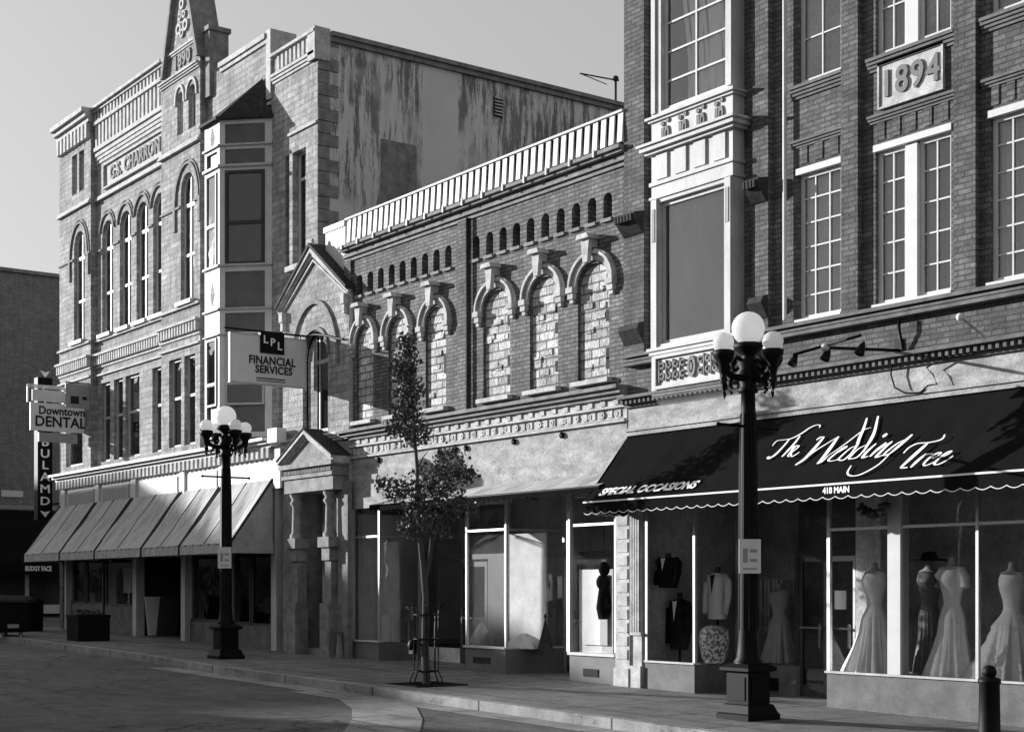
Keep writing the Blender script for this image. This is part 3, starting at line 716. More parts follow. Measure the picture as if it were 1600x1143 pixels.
for k, (a, b) in enumerate(arch):
    cx, hw = (a+b)/2, (b-a)/2
    q = MB(); q.box(a-.03, b+.03, .06, .2, 5.10, 7.14); q.build('brick_infill', 'infill', mid)
    if k in (3, 4, 5, 2):                              # odd blocks missing or proud
        q = MB(); rr = random.Random(k)
        for j in range(6):
            zz = 5.3+rr.random()*1.4; xx = a+.03+rr.random()*(b-a-.3)
            q.box(xx, xx+.16+.1*rr.random(), .03+.015*rr.random(), .059, zz, zz+.10)
        q.build('loose_brick', 'infill', mid)
        q = MB()
        for j in range(3):
            zz = 5.3+rr.random()*1.3; q.box(b-.15, b-.03, .05, .0585, zz, zz+.19)
        q.build('dark_gap', 'slate', mid)
    hm = MB(); zsp = 6.78
    hm.arc(cx, zsp, hw+.02, hw+.10, -.05, -.001, .38, .46); hm.arc(cx, zsp, hw+.10, hw+.13, -.03, -.001, .46, .49); hm.arc(cx, zsp, hw+.13, hw+.18, -.10, -.001, .49, .54); hm.arc(cx, zsp, hw+.18, hw+.20, -.07, -.001, .54, .57)
    for sg in (-1, 1):                                # label stops
        xx = cx+sg*(hw+.11)
        hm.box(xx-.09, xx+.09, -.12, -.001, zsp-.10, zsp-.002); hm.box(xx-.07, xx+.07, -.09, -.001, zsp-.20, zsp-.102); hm.box(xx-.045, xx+.045, -.06, -.001, zsp-.27, zsp-.202)
    hm.build('hood_mould', 'stone_band', mid)
    ks = MB(); ks.prism([(cx-.06, zsp+.33), (cx+.06, zsp+.33), (cx+.11, zsp+.72), (cx-.11, zsp+.72)], -.19, -.105)
    ks.prism([(cx-.17, zsp+.72), (cx+.17, zsp+.72), (cx+.13, zsp+.80), (cx-.13, zsp+.80)], -.26, -.001); ks.prism([(cx-.10, zsp+.58), (cx+.10, zsp+.58), (cx+.12, zsp+.719), (cx-.12, zsp+.719)], -.104, -.001)
    ks.build('keystone', 'stone_band', mid)
# pilaster strip between the halves, right end strip
MB().box(MXm-.32, MXm-.02, -.05, -.001, 5.0, 8.6).build('pilaster', 'brick_m', mid)
MB().box(MX0, MX0+.28, -.05, -.001, 5.0, 8.6).build('pilaster', 'brick_m', mid)
dpn = MB(); dpn.tube([(MXm+.05, -.07, 5.0), (MXm+.05, -.07, 8.6)], .035); dpn.build('drainpipe', 'slate', mid)
mc = MB()
mc.box(MX0, MX1, -.04, -.001, 8.58, 8.63); mc.box(MX0, MX1, -.08, -.001, 8.66, 8.70); mc.box(MX0, MX1, -.06, -.001, 8.70, 8.76)
mc.box(MX0, MX1, -.16, -.001, 8.78, 8.83); mc.box(MX0, MX1, -.22, -.001, 8.83, 8.89); mc.box(MX0, MX1, -.005, .25, 8.861, 8.93); mc.build('cornice', 'stone_dark', mid)
# slatted parapet: pale upright panels with dark gaps
par = MB(); n = 42; PX0 = PX(535, -.2); pp = (MX1-PX0)/n
for i in range(n):
    x = PX0+pp*i; par.prismx([(-.15, 8.94), (-.12, 9.42), (-.095, 9.42), (-.125, 8.94)], x+pp*.42, x+pp*1.0)
paro = par.build('parapet_panels', 'white', mid)
pc = MB(); pc.box(PX0, MX1, -.15, .10, 9.43, 9.47); pc.build('coping', 'cream', mid)
MB().box(PX0, MX1, -.07, .2, 8.935, 9.42).build('parapet_backing', 'slate', mid)
kb = MB()
for i in range(0, n, 3):
    x = PX0+pp*(i+.1); kb.box(x-.02, x+.02, -.25, -.225, 8.80, 8.93)
build_each(kb, 'bracket', 'white', mid)
# sill cornice and frieze below the arches
sc2 = MB(); sc2.box(MX0, MX1-.02, -.26, -.001, 4.90, 4.96); sc2.box(MX0, MX1-.02, -.18, -.001, 4.83, 4.90-.002); sc2.box(MX0, MX1-.02, -.10, -.001, 4.76, 4.83-.002); sc2.build('sill_cornice', 'stone_dark', mid)
st2 = MB()
for a, b in arch: st2.box(a-.08, b+.08, -.12, .12, 5.06, 5.137)
build_each(st2, 'window_sill', 'stone_band', mid)
fz = MB(); fz.box(MX0, MX1-.02, -.03, -.001, 4.64, 4.758); fz.box(MX0, MX1-.02, -.09, -.0012, 4.60, 4.638); fz.box(MX0, MX1-.02, -.02, -.0012, 4.42, 4.598); fz.box(MX0, MX1-.02, -.09, -.001, 4.36, 4.40)
dentils(fz, MX0+.1, MX1-.1, -.055, -.031, 4.66, 4.74, .34, .35); dentils(fz, MX0+.1, MX1-.1, -.04, -.021, 4.45, 4.57, .22, .5)
for k in range(26):
    fz.arc(MX0+.3+k*.35, 4.51, .02, .05, -.05, -.041, None, None, 0, 360, 8)
fz.build('frieze', 'stone_band', mid)
tb = MB()
for p_ in (594, 714, 731, 806, 881):
    x = PX(p_); z = 4.27; Mx = Matrix.Translation((x, -.0, z)) @ Matrix.Rotation(R(90), 4, 'X'); q = MB(Mx); q.lathe([(.055, .0), (.055, .03), (.03, .05)], 0, 0, 12); tb.v += []; 
    nn = len(tb.v); tb.v += q.v; tb.f += [tuple(i+nn for i in f_) for f_ in q.f]; tb.sm += q.sm
tb.v = [(x, y-.03, z) for x, y, z in tb.v]; tb.build('tie_bolt', 'iron', mid)
sb = MB(); sb.box(MX0, MX1-.02, -.02, .2, 3.30, 4.358); sb.build('sign_band', 'stucco', mid)
# brackets between arches on the sill
# ---------------- gift shop front
gs = thing('gift_shopfront', 'glazed shop front with pale display backdrop below the bricked-in arches', 'shopfront', (-24, 0, gz(-24)))
GT = 3.30; GF = .50
x_l0, x_l1 = MX0+.25, PX(592); x_m0, x_m1 = PX(727), PX(790); x_r0, x_r1 = PX(890), PX(962)
gb0 = -.1
DR = 1.35
bkA = MB(); bkA.box(x_l0, x_l1, 0, .1, gb0, GF); bkA.box(x_l1-.1, x_l1, .102, 1.0, gb0, GF-.002); bkA.build('bulkhead', 'bulk', gs)
bkB = MB(); bkB.box(x_m0, x_m1, 0, .1, gb0, GF); bkB.box(x_m1-.1, x_m1, .102, DR, gb0, GF-.002); bkB.box(x_m0, x_m0+.1, .102, 1.0, gb0, GF-.002); bb = bkB.build('bulkhead', 'bulk', gs)
MB().box(PX(740), PX(766), -.015, -.001, .22, .33).build('vent', 'slate', bb)
bkC = MB(); bkC.box(x_r0, x_r1, 0, .1, gb0, GF-.03); bkC.box(x_r0, x_r0+.1, .102, DR, gb0, GF-.032); bc_ = bkC.build('bulkhead', 'bulk', gs)
MB().box(PX(912), PX(935), -.015, -.001, .12, .25).build('vent', 'slate', bc_)
cpp = MB(); cpp.box(x_l0, x_l1+.02, -.03, .105, GF+.001, GF+.035); cpp.box(x_m0-.02, x_m1+.02, -.04, .105, GF+.001, GF+.04); cpp.box(x_m1-.1, x_m1+.02, .106, DR, GF+.001, GF+.03); cpp.box(x_r0-.02, x_r1, -.04, .105, GF-.029, GF+.02); build_each(cpp, 'bulkhead_cap', 'white', gs)
flo = MB(); flo.box(x_l0, x_l1-.11, .11, 2.4, GF-.06, GF-.01); flo.box(x_m0+.11, x_m1-.11, .11, 2.4, GF-.06, GF-.01); flo.box(x_r0+.11, x_r1, .11, 2.4, GF-.1, GF-.04); flo.build('display_floor', 'cream', gs)
frm = MB(); TRZ = 2.68
for x, y in ((x_l0+.03, .03), (x_l1-.02, .03), (x_m0+.02, .03), (x_m1-.02, .03), (x_r0+.02, .03), (x_r1-.02, .03), (x_l1-.02, 1.0), (x_m0+.02, 1.0)): post(frm, x, y, .05, GF+.04, GT)
post(frm, PX(889, 0), .02, .09, GF+.02, GT, .08)
for a, b in ((x_l0+.05, x_l1-.045), (x_m0+.045, x_m1-.045), (x_r0+.045, x_r1-.045)): frm.box(a, b, .012, .048, TRZ, TRZ+.04)
frm.box(x_m1-.038, x_m1-.002, .06, DR, TRZ, TRZ+.04); frm.box(x_l1-.038, x_l1-.002, .06, .97, TRZ, TRZ+.04)
post(frm, x_m1-.02, DR+.03, .06, gb0, GT)
build_each(frm, 'frame_bar', 'steel', gs)
pg = MB()
for a, b in ((x_l0, x_l1), (x_m0, x_m1), (x_r0, x_r1)): pg.quad((a, .03, GF+.03), (b, .03, GF+.03), (b, .03, GT), (a, .03, GT))
for x, y1 in ((x_l1-.02, 1.0), (x_m0+.02, 1.0), (x_m1-.02, DR), (x_r0+.02, DR)): pg.quad((x, .05, GF+.03), (x, y1, GF+.03), (x, y1, GT), (x, .05, GT))
build_each(pg, 'pane', 'gift_glass', gs)
# recessed doors and inner walls
def shop_door(par, x0, x1, y, zg, fmat='cream', gmat='shop_glass', top=2.15, lab=None):
    d = MB(); d.box(x0, x0+.09, y, y+.05, zg, top); d.box(x1-.09, x1, y, y+.05, zg, top); d.box(x0+.09, x1-.09, y, y+.05, top-.1, top); d.box(x0+.09, x1-.09, y, y+.05, zg, zg+.25)
    do = d.build('door', fmat, par, lab)
    MB().quad((x0+.09, y+.025, zg+.25), (x1-.09, y+.025, zg+.25), (x1-.09, y+.025, top-.1), (x0+.09, y+.025, top-.1)).build('pane', gmat, do)
    h_ = MB(); h_.tube([(x0+.12, y-.05, 1.02), (x1-.12, y-.05, 1.02)], .012); h_.tube([(x0+.12, y-.05, .9), (x0+.12, y-.05, 1.2)], .014); h_.build('handle', 'chrome', do)
    return do
shop_door(gs, x_m1+.25, x_m1+1.2, DR+.02, gz(x_m1))
shop_door(gs, x_l1+1.5, x_l1+2.45, 1.02, gz(x_l1), 'wood', 'dim_glass')
hd = MB(); hd.box(x_l1+.01, x_m0-.01, 1.0, 1.12, 2.2, 2.3); hd.box(x_m1+.02, x_r0-.01, DR, DR+.12, 2.2, 2.3); hd.box(x_l1+2.5, x_m0-.01, 1.0, 1.1, gb0, 2.199); hd.build('door_header', 'wood', gs)
hdw = MB(); hdw.box(x_l1+.01, x_m0-.01, .98, 1.1, GT-.02, GT+.3); hdw.build('header', 'room_mid', gs)
gg = MB(); gg.quad((x_l1, 1.05, .4), (x_l1+1.48, 1.05, .4), (x_l1+1.48, 1.05, GT), (x_l1, 1.05, GT)); gg.build('pane', 'dim_glass', gs)
bw_ = MB(); bw_.box(MX0+.3, MX1-.3, 3.0, 3.1, -.2, 4.1); bw_.box(x_l1+.0, x_l1+1.48, 1.02, 1.1, gb0, .4); bw_.build('interior_wall', 'room_mid', gs)
MB().box(MX0+.3, MX1-.3, .21, 2.98, GT+.31, GT+.4).build('ceiling', 'cream', gs)
bd = MB(); bd.box(x_m0+.12, x_m1-.03, .95, .99, GF-.005, 2.66); bd.box(MX0+.34, x_l1-.12, .55, .59, GF-.005, 2.6); bd.box(MX0+.302, MX0+.33, .12, 2.9, GF-.004, 3.2); build_each(bd, 'backdrop', 'room_pale', gs)
wp = MB(); a, b = PX(963, -.03), PX(985, -.03)
wp.box(a, b, -.05, .12, gb0, 3.3); wp.box(a-.02, b-.0, -.08, .12-.001, gb0, .3)
for k in range(12): wp.box(a+.04, b-.04, -.066, -.051, .45+k*.22, .45+k*.22+.16)
wp.build('pilaster', 'stone_band', gs)

# retractable awning with scallops over the gift shop
ga = thing('pale_scalloped_awning', 'short pale canvas awning with small scallops above the gift shop windows', 'awning', (-23, 0, 3.3))
gx0, gx1 = PX(577, -.8), PX(936, -.8)
q = MB()
for i in range(24):
    a, b = gx0+(gx1-gx0)*i/24, gx0+(gx1-gx0)*(i+1)/24; s1, s2 = .02*math.sin(i*1.9), .02*math.sin((i+1)*1.9)
    q.quad((a, -.03, 3.52), (b, -.03, 3.52), (b, -.42, 3.40+s2), (a, -.42, 3.40+s1)); q.quad((a, -.42, 3.40+s1), (b, -.42, 3.40+s2), (b, -.8, 3.27), (a, -.8, 3.27))
q.build('canopy', 'awn_light', ga)
q = MB(); list(scallop(q, (gx0, -.8), (gx1, -.8), 3.27, .13, 48)); q.build('valance', 'awn_dark', ga)
q = MB()
for x in (gx0+.1, -24.4, -21.5, gx1-.1): q.tube([(x, -.02, 3.2), (x, -.78, 3.24)], .014)
q.tube([(gx0, -.79, 3.25), (gx1, -.79, 3.25)], .018); q.build('awning_arm', 'iron', ga)

# goods in the gift shop window
def drape(c, rx, ry, h, name, mat, label, seed):
    rr = random.Random(seed); q = MB(); n, mrow = 40, 10; vs = []; fs = []
    for j in range(mrow+1):
        t = j/mrow
        for k in range(n):
            a = 2*math.pi*k/n; f_ = 1+.13*math.sin(5*a+seed+t*2)+.07*math.sin(11*a+seed*2)
            vs.append((c[0]+rx*(1-t*t*.92)*f_*math.cos(a), c[1]+ry*(1-t*t*.92)*f_*math.sin(a), c[2]+h*t*(1+.1*math.sin(3*a))))
    for j in range(mrow):
        for k in range(n): fs.append((j*n+k, j*n+(k+1) % n, (j+1)*n+(k+1) % n, (j+1)*n+k))
    fs.append(tuple(range(mrow*n, (mrow+1)*n))); q.add(vs, fs, True); return solo(q, name, mat, label, 'cloth', c)
drape((PX(822, .6), .55, GF+.005), .42, .3, .26, 'tulle_pile', 'satin', 'heap of white tulle cloth spread low in the gift shop window', 3)
drape((PX(752, .5), .5, GF+.005), .24, .2, .42, 'folded_cloth', 'satin_dim', 'rumpled grey cloth piled beside the middle mullion of the gift shop', 5)
q = MB(); q.lathe([(.16, 0), (.13, .06), (.05, .38), (.012, .55), (.03, .60), (.004, .66)], PX(852, .5), .5, 14)
q.v = [(x, y, z+GF+.006) for x, y, z in q.v]; solo(q, 'cone_ornament', 'slate', 'pointed dark cone ornament standing beside the white tulle', 'ornament', (PX(852, .5), .5, GF+.006))
q = MB(); hx, hy = PX(944, .5), .5
q.ball((hx, hy, 1.95), .10, 10, 1.3); q.ball((hx-.03, hy, 1.72), .12, 10, 1.2); q.lathe([(.10, 0), (.14, .2), (.08, .62)], hx, hy, 12); q.v = [(x, y, z if z > .7 else z+1.08) for x, y, z in q.v]
q.tube([(hx, hy, 2.0), (hx, hy, 3.3)], .006)
solo(q, 'hanging_garland', 'black_cloth', 'dark hanging garland in the narrow right window of the gift shop', 'garland', (hx, hy, 1.08))
q = MB(); q.box(PX(905, .7), PX(958, .7), .7, .74, GF-.03, 1.95); q.box(PX(912, .69), PX(951, .69), .66, .699, .62, 1.85)
solo(q, 'folding_screen', 'grey_paint', 'tall grey panel with pale frame in the narrow right gift shop window', 'panel', (PX(930, .7), .7, GF-.03))
for k, (p_, z_, h_) in enumerate(((622, 1.05, .42), (640, .95, .35))):
    q = MB(); xx = PX(p_, .9); q.box(xx-.22, xx+.16, .86, .9, z_, z_+h_); q.box(xx-.17, xx+.11, .852, .859, z_+.05, z_+h_-.05)
    q.tube([(xx, .88, GF), (xx, .88, z_)], .02)
    solo(q, 'easel_picture', 'room_pale', ['pale framed picture on a stand, left one behind the tree', 'small pale framed picture on a stand right behind the tree trunk'][k], 'picture frame', (xx, .88, GF))
q = MB(); q.lathe([(.12, GF), (.15, GF+.05), (.10, GF+.3), (.16, GF+.5), (.05, GF+.56)], PX(604, .5), .5, 16); solo(q, 'vase', 'satin', 'round pale vase just right of the thin left mullion of the gift shop', 'vase', (PX(604, .5), .5, GF))

# ================================================================ PEDIMENTED ENTRANCE BUILDING
pb = thing('gabled_entrance_building', 'narrow pale stone building with steep gable, big arch and pedimented doorway', 'building', (-29.6, 0, gz(-29.6)))
GX0, GX1, GY = PX(442, -.1), PX(545, -.1), -.10
gm = (GX0+GX1)/2; gez = 8.08; gpk = 9.0+.05
hw_a = .50; ax = PX(500, GY) ; ax = PX(490, GY)+.1
gw = MB()
def gtop(x): return gez + (gpk-gez)*(1-abs(x-gm)/((GX1-GX0)/2))
aw0, aw1 = gm-.55, gm+.60
wall(gw, GX0, GX1, 4.9, gez, GY, [(aw0, aw1, 5.05, 6.72, .55)], .16, 12)
gw.add([(GX0, GY, gez), (GX1, GY, gez), (gm, GY, gpk)], [(0, 1, 2)])
gw.build('wall', 'stone', pb)
gs2 = MB(); gs2.box(GX0, GX0+.2, GY+.001, 1.2, 2.9, gez-.05); gs2.box(GX1-.2, GX1, GY+.001, 1.2, gz(-28)-.2, gez-.05); gs2.build('side_wall', 'stone_band', pb)
rf = MB()
for sg in (-1, 1):
    xe = gm+sg*((GX1-GX0)/2+.12); ze = gez-.10
    rf.add([(gm, GY-.16, gpk+.16), (xe, GY-.16, ze+.05), (xe, 1.3, ze+.05), (gm, 1.3, gpk+.16), (gm, GY-.16, gpk+.08), (xe, GY-.16, ze-.03), (xe, 1.3, ze-.03), (gm, 1.3, gpk+.08)],
           [(0, 1, 2, 3), (4, 7, 6, 5), (0, 4, 5, 1), (1, 5, 6, 2), (3, 2, 6, 7)])
rf.build('roof', 'slate', pb)
bgb = MB()
for sg in (-1, 1):                                  # raking trim
    xe = gm+sg*((GX1-GX0)/2+.1)
    for d0, d1, p_ in ((.0, .09, .13), (.09, .15, .08), (.2, .24, .05)):
        bgb.add([(gm, GY-p_, gpk+.07-d0*1.3), (xe, GY-p_, gez-.06-d0), (xe, GY-p_, gez-.06-d1), (gm, GY-p_, gpk+.07-d1*1.3),
                 (gm, GY-.001, gpk+.07-d0*1.3), (xe, GY-.001, gez-.06-d0), (xe, GY-.001, gez-.06-d1), (gm, GY-.001, gpk+.07-d1*1.3)],
                [(0, 1, 2, 3), (0, 4, 5, 1), (1, 5, 6, 2), (2, 6, 7, 3)])
bgb.lathe([(.06, gpk-.0), (.07, gpk+.1), (.05, gpk+.16), (.02, gpk+.26)], gm, GY-.05, 8)
for x in (GX0+.02, GX1-.18): bgb.box(x, x+.16, GY-.12, GY-.001, gez-.42, gez-.2); bgb.box(x+.03, x+.13, GY-.09, GY-.001, gez-.62, gez-.42)
bgb.build('gable_trim', 'stone_band', pb)
am = MB(); am.arc(gm, 6.45, 1.04, 1.12, GY-.06, GY-.001, 1.42, 1.52, n=20); am.arc(gm+.02, 6.72, .58, .66, GY-.04, GY-.001, .58, .66, n=16); am.build('arch_mould', 'stone_dark', pb)
window(pb, aw0+.003, aw1-.003, 5.053, 6.72, GY+.10, 2, 1, 'cream', .07, .05, rise=.547, gm='dim_glass', rails=((6.6, .09),))
MB().box(gm+.05, gm+.50, GY+.20, GY+.21, 5.1, 5.75).build('window_blind', 'blind_white', pb)
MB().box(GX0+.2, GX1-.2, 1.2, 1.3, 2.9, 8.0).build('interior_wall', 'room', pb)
ss = MB(); cornice(ss, GX0, GX1, GY, 4.80, 4.98, .12, 3); ss.build('string_course', 'stone_band', pb)
# lower storey and porch
PY = -.45
lw = MB(); wall(lw, GX0, GX1, gz(-29)-.2, 4.79, GY, [(PX(470, GY), PX(526, GY), gz(-29), 3.72, 0)], .9); lw.build('lower_wall', 'stone_dark', pb)  # dark stone carries the shade over the lower storey in its colour
dX0, dX1 = PX(470, GY)+.05, PX(526, GY)-.05
shop_door(pb, dX0+.55, dX1-.02, .55, gz(-29)+.1, 'wood', 'dim_glass', 2.3, 'dark panelled door with glass showing')
pdw = MB(); pdw.box(dX0-.1, dX1+.1, .62, .7, gz(-29), 3.8); pdw.build('vestibule_wall', 'room', pb)
por = MB(); q0, q1 = PX(444, PY), PX(520, PY); qm = (q0+q1)/2
por.box(q0, q1, PY, GY-.001, 3.72, 4.02); por.box(q0-.04, q1+.04, PY-.05, GY-.001, 4.02, 4.10); dentils(por, q0+.03, q1-.03, PY-.04, PY-.001, 4.12, 4.20, .07, .5); por.box(q0-.02, q1+.02, PY-.0, GY-.001, 4.102, 4.24); por.box(q0-.10, q1+.10, PY-.10, GY-.001, 4.24, 4.34)
por.prism([(q0, 4.34), (q1, 4.34), (qm, 4.93)], PY+.02, GY-.001)
poro = por.build('porch', 'stone_mid', pb)
pt = MB()
for sg in (-1, 1):
    xe = qm+sg*((q1-q0)/2+.12)
    for d0, d1, yy in ((0, .07, -.12), (.07, .12, -.07), (.12, .16, -.03)):
        pt.add([(qm, PY+yy, 5.05-d0*1.2), (xe, PY+yy, 4.43-d0), (xe, PY+yy, 4.43-d1), (qm, PY+yy, 5.05-d1*1.2), (qm, GY, 5.05-d0*1.2), (xe, GY, 4.43-d0), (xe, GY, 4.43-d1), (qm, GY, 5.05-d1*1.2)],
               [(0, 1, 2, 3), (0, 4, 5, 1), (1, 5, 6, 2), (3, 2, 6, 7)])
pt.build('pediment_trim', 'stone_band', poro)
prf = MB()
for sg in (-1, 1):
    xe = qm+sg*((q1-q0)/2+.15)
    prf.add([(qm, PY-.14, 5.09), (xe, PY-.14, 4.46), (xe, GY-.0, 4.46), (qm, GY, 5.09), (qm, PY-.14, 5.06), (xe, PY-.14, 4.43), (xe, GY, 4.43), (qm, GY, 5.06)], [(0, 1, 2, 3), (0, 4, 5, 1), (4, 7, 6, 5), (1, 5, 6, 2)])
prf.build('porch_roof', 'slate', poro)
gzp = gz(-29.5)
for x in (PX(459, PY+.1), PX(511, PY+.1)):
    q = MB()
    q.lathe([(.14, 3.72), (.15, 3.66), (.10, 3.58), (.15, 3.5), (.09, 3.42), (.095, 3.3), (.105, 2.95), (.11, 2.85), (.15, 2.80), (.15, 2.72)], x, PY+.17, 16)
    co = q.build('column', 'stone_mid', poro)
    q = MB(); q.box(x-.24, x+.24, PY-.0, GY-.001, 2.50, 2.72); q.box(x-.17, x+.17, PY+.06, GY-.001, 2.22, 2.50-.001); q.box(x-.13, x+.13, PY+.12, GY-.001, 1.3, 2.22-.001); q.box(x-.2, x+.2, PY+.03, GY-.001, gzp-.05, 1.3-.001); q.build('pedestal', 'stone_dark', co)  # shade near the ground put into the darker stone
st = MB(); st.box(dX0, dX1, GY-.0, .6, gzp-.05, gzp+.14); st.build('step', 'stone_dark', pb)
q = MB(); a, b = PX(533, -.12), PX(549, -.12)-.02
q.box(a, b, -.2, -.101, gzp-.05, 3.9); q.lathe([(.09, 0), (.10, .1), (.06, .5), (.05, .7)], (a+b)/2, -.27, 10); q.v = [(x, y, z) if y < -9 else (x, y, z) for x, y, z in q.v]
q.build('side_pilaster', 'stone_dark', pb)

# ================================================================ LEFT BUILDING (ornate, gabled, 1890)
lb = thing('ornate_corner_building', 'tall ornate pale brick corner building with arched windows, steep gable and canted oriel', 'building', (-38, 0, gz(-38)))
LX0, LX1 = PX(95, -.14), PX(496)
tx = [PX(p_) for p_ in (95, 150, 262, 322, 345, 425, 496)]
A0, A1 = PX(96), PX(151)      # left pilaster-tower
B1 = PX(262); C1 = PX(323)
TW = -.18
ahw = .42
def arcop(p_, hwid=ahw): x = PX(p_); return (x-hwid, x+hwid, 8.93, 11.78, .42)
aw_l = [arcop(168), arcop(196), arcop(222.5), arcop(249)]
sec = [(LX0, A1, TW, [PX(124, TW)], 15.60), (A1, B1, 0, None, 15.5), (B1, C1, TW, [PX(293, TW)], 15.0)]
def gw2(a, b): return (PX(a), PX(b), 5.28, 7.56, 0)
wm = MB(); allwin = []
opsA = [(PX(124, TW)-.45, PX(124, TW)+.45, 8.93, 11.76, .44), (PX(112.5, TW), PX(120.5, TW), 13.37, 14.55, 0), (PX(123.5, TW), PX(131.5, TW), 13.37, 14.55, 0), (PX(103, TW), PX(129, TW), 5.28, 7.5, 0)]
opsB = aw_l + [gw2(158, 172), gw2(178, 192), gw2(196, 218), gw2(238, 254)]
opsC = [(PX(293, TW)-.42, PX(293, TW)+.42, 8.93, 11.78, .44), (PX(277, TW), PX(286, TW), 13.3, 14.15, .25), (PX(294.5, TW), PX(305.5, TW), 13.3, 14.15, .25), (PX(264, TW), PX(283, TW), 5.28, 7.56, 0), (PX(288, TW), PX(305, TW), 5.28, 7.56, 0)]
LZ0 = 5.03
wall(wm, LX0, A1, LZ0, 15.2, TW, opsA, .34)
wall(wm, A1, B1, LZ0, 14.9, 0, opsB, .28)
wall(wm, B1, C1, LZ0, 14.95, TW, opsC, .34)
opsD = [(PX(457), PX(478), 8.95, 11.5, 0), (PX(446), PX(452), 8.95, 11.5, 0), gw2(436, 448)]
wall(wm, C1, LX1, LZ0, 13.9, 0, opsD, .28)
wm.quad((A1, TW, LZ0), (A1, 0, LZ0), (A1, 0, 15.2), (A1, TW, 15.2)); wm.quad((C1, TW, LZ0), (C1, 0, LZ0), (C1, 0, 14.95), (C1, TW, 14.95))
wm.quad((B1, TW, LZ0), (B1, 0, LZ0), (B1, 0, 14.95), (B1, TW, 14.95))
wm.box(C1, PX(425), .0, .4, 13.9, 14.45); wm.build('wall', 'stone', lb)
sw = MB(); sw.box(LX1-.3, LX1-.001, .29, 12.4, 0, 13.75); sw.build('party_wall', 'sidewall', lb)
sw = MB(); sw.box(LX0, LX0+.3, TW+.002, 30, 0, 15.2); sw.box(LX0+.3, LX1-.3, 29.7, 30, 0, 13.7); sw.box(LX1-.3, LX1-.001, 12.4, 30, 0, 13.75); sw.build('side_wall', 'brick_m', lb)
q = MB()                                            # quoins at the party wall corner
for k in range(18): 
    q.box(LX1-.001, LX1+.012+.01*(k % 2), .001, .30+.22*(k % 2), 8.9+k*.28, 8.9+k*.28+.265)
q.build('quoins', 'stone_dark', lb)
cpg = MB(); cpg.box(LX1-.35, LX1+.08, .3, 30, 13.751, 13.86); cpg.box(LX1-.35, LX1+.14, .3, 30, 13.862, 13.96); cpg.build('wall_coping', 'stone_dark', lb)
MB().box(LX0+.3, LX1-.36, .35, 29.7, 13.3, 13.45).build('roof', 'roof', lb)
MB().box(LX0+.3, LX1-.3, 1.6, 1.7, LZ0, 13.3).build('interior_wall', 'room', lb)
q = MB()
for z in (8.2, 12.6): q.box(LX0+.3, LX1-.3, .36, 1.59, z, z+.2)
q.build('floor_slab', 'room', lb)
# blocked panel and louvre on the party wall
Wy = lambda px_: (lambda r_: LX1/r_-D)((-C+(px_-800)/F*S)/(S+(px_-800)/F*C))
def WZ(px_, py_): u = (px_-800)/F; return H+(HY-py_)/F*(D+Wy(px_))/(S+u*C)
q = MB(); q.box(LX1, LX1+.03, Wy(595), Wy(650), WZ(620, 330), WZ(620, 222)); q.build('blocked_opening', 'stone_dark', lb)
q = MB(); y0_, y1_ = Wy(771), Wy(785); z0_, z1_ = WZ(778, 183), WZ(778, 152)
q.box(LX1, LX1+.02, y0_, y1_, z0_, z1_); vo = q.build('louvre', 'slate', lb)
q = MB()
for k in range(6): z = z0_+(z1_-z0_)*(k+.3)/6; q.prism([(LX1+.021, z+.03), (LX1+.06, z), (LX1+.06, z+.012), (LX1+.021, z+.05)], y0_+.02, y1_-.02)
q.build('louvre_slats', 'cream', vo)
# windows
for (a, b, z0_, z1_, ri), yy in [(o_, TW) for o_ in (opsA[0], opsC[0])] + [(o_, 0) for o_ in aw_l]:
    window(lb, a+.002, b-.002, z0_+.002, z1_, yy+.09, 2, 1, 'white', .05, .06, rise=ri-.002, gm='glass', rails=((11.42, .10), (10.15, .07)), sill=(.06, .24, .09, 'cream'))
for (a, b, z0_, z1_, ri) in opsA[1:3]: window(lb, a+.002, b-.002, z0_+.002, z1_-.002, TW+.09, 1, 1, 'cream', .04, gm='dim_glass')
for (a, b, z0_, z1_, ri) in opsC[1:3]: window(lb, a+.002, b-.002, z0_+.002, z1_-.002, TW+.09, 1, 1, 'cream', .04, gm='dim_glass', rise=ri-.002)
for i, (o_, yy) in enumerate([(opsA[3], TW)] + [(o_, 0) for o_ in opsB[4:]] + [(o_, TW) for o_ in opsC[3:]]):
    a, b, z0_, z1_, _ = o_
    window(lb, a+.002, b-.002, z0_+.002, z1_-.002, yy+.09, 1, 1, 'cream', .06, gm='glass', rails=((6.55, .07),), blind='blind' if i in (3, 5) else None, bz=6.3 if i == 3 else None)
for (a, b, z0_, z1_, _), n_ in zip(opsD, (2, 1, 1)): window(lb, a+.002, b-.002, z0_+.002, z1_-.002, .16, n_, 1, 'white', .045, .05, gm='dim_glass', rails=((10.9 if z0_ > 8 else 6.5, .07),))
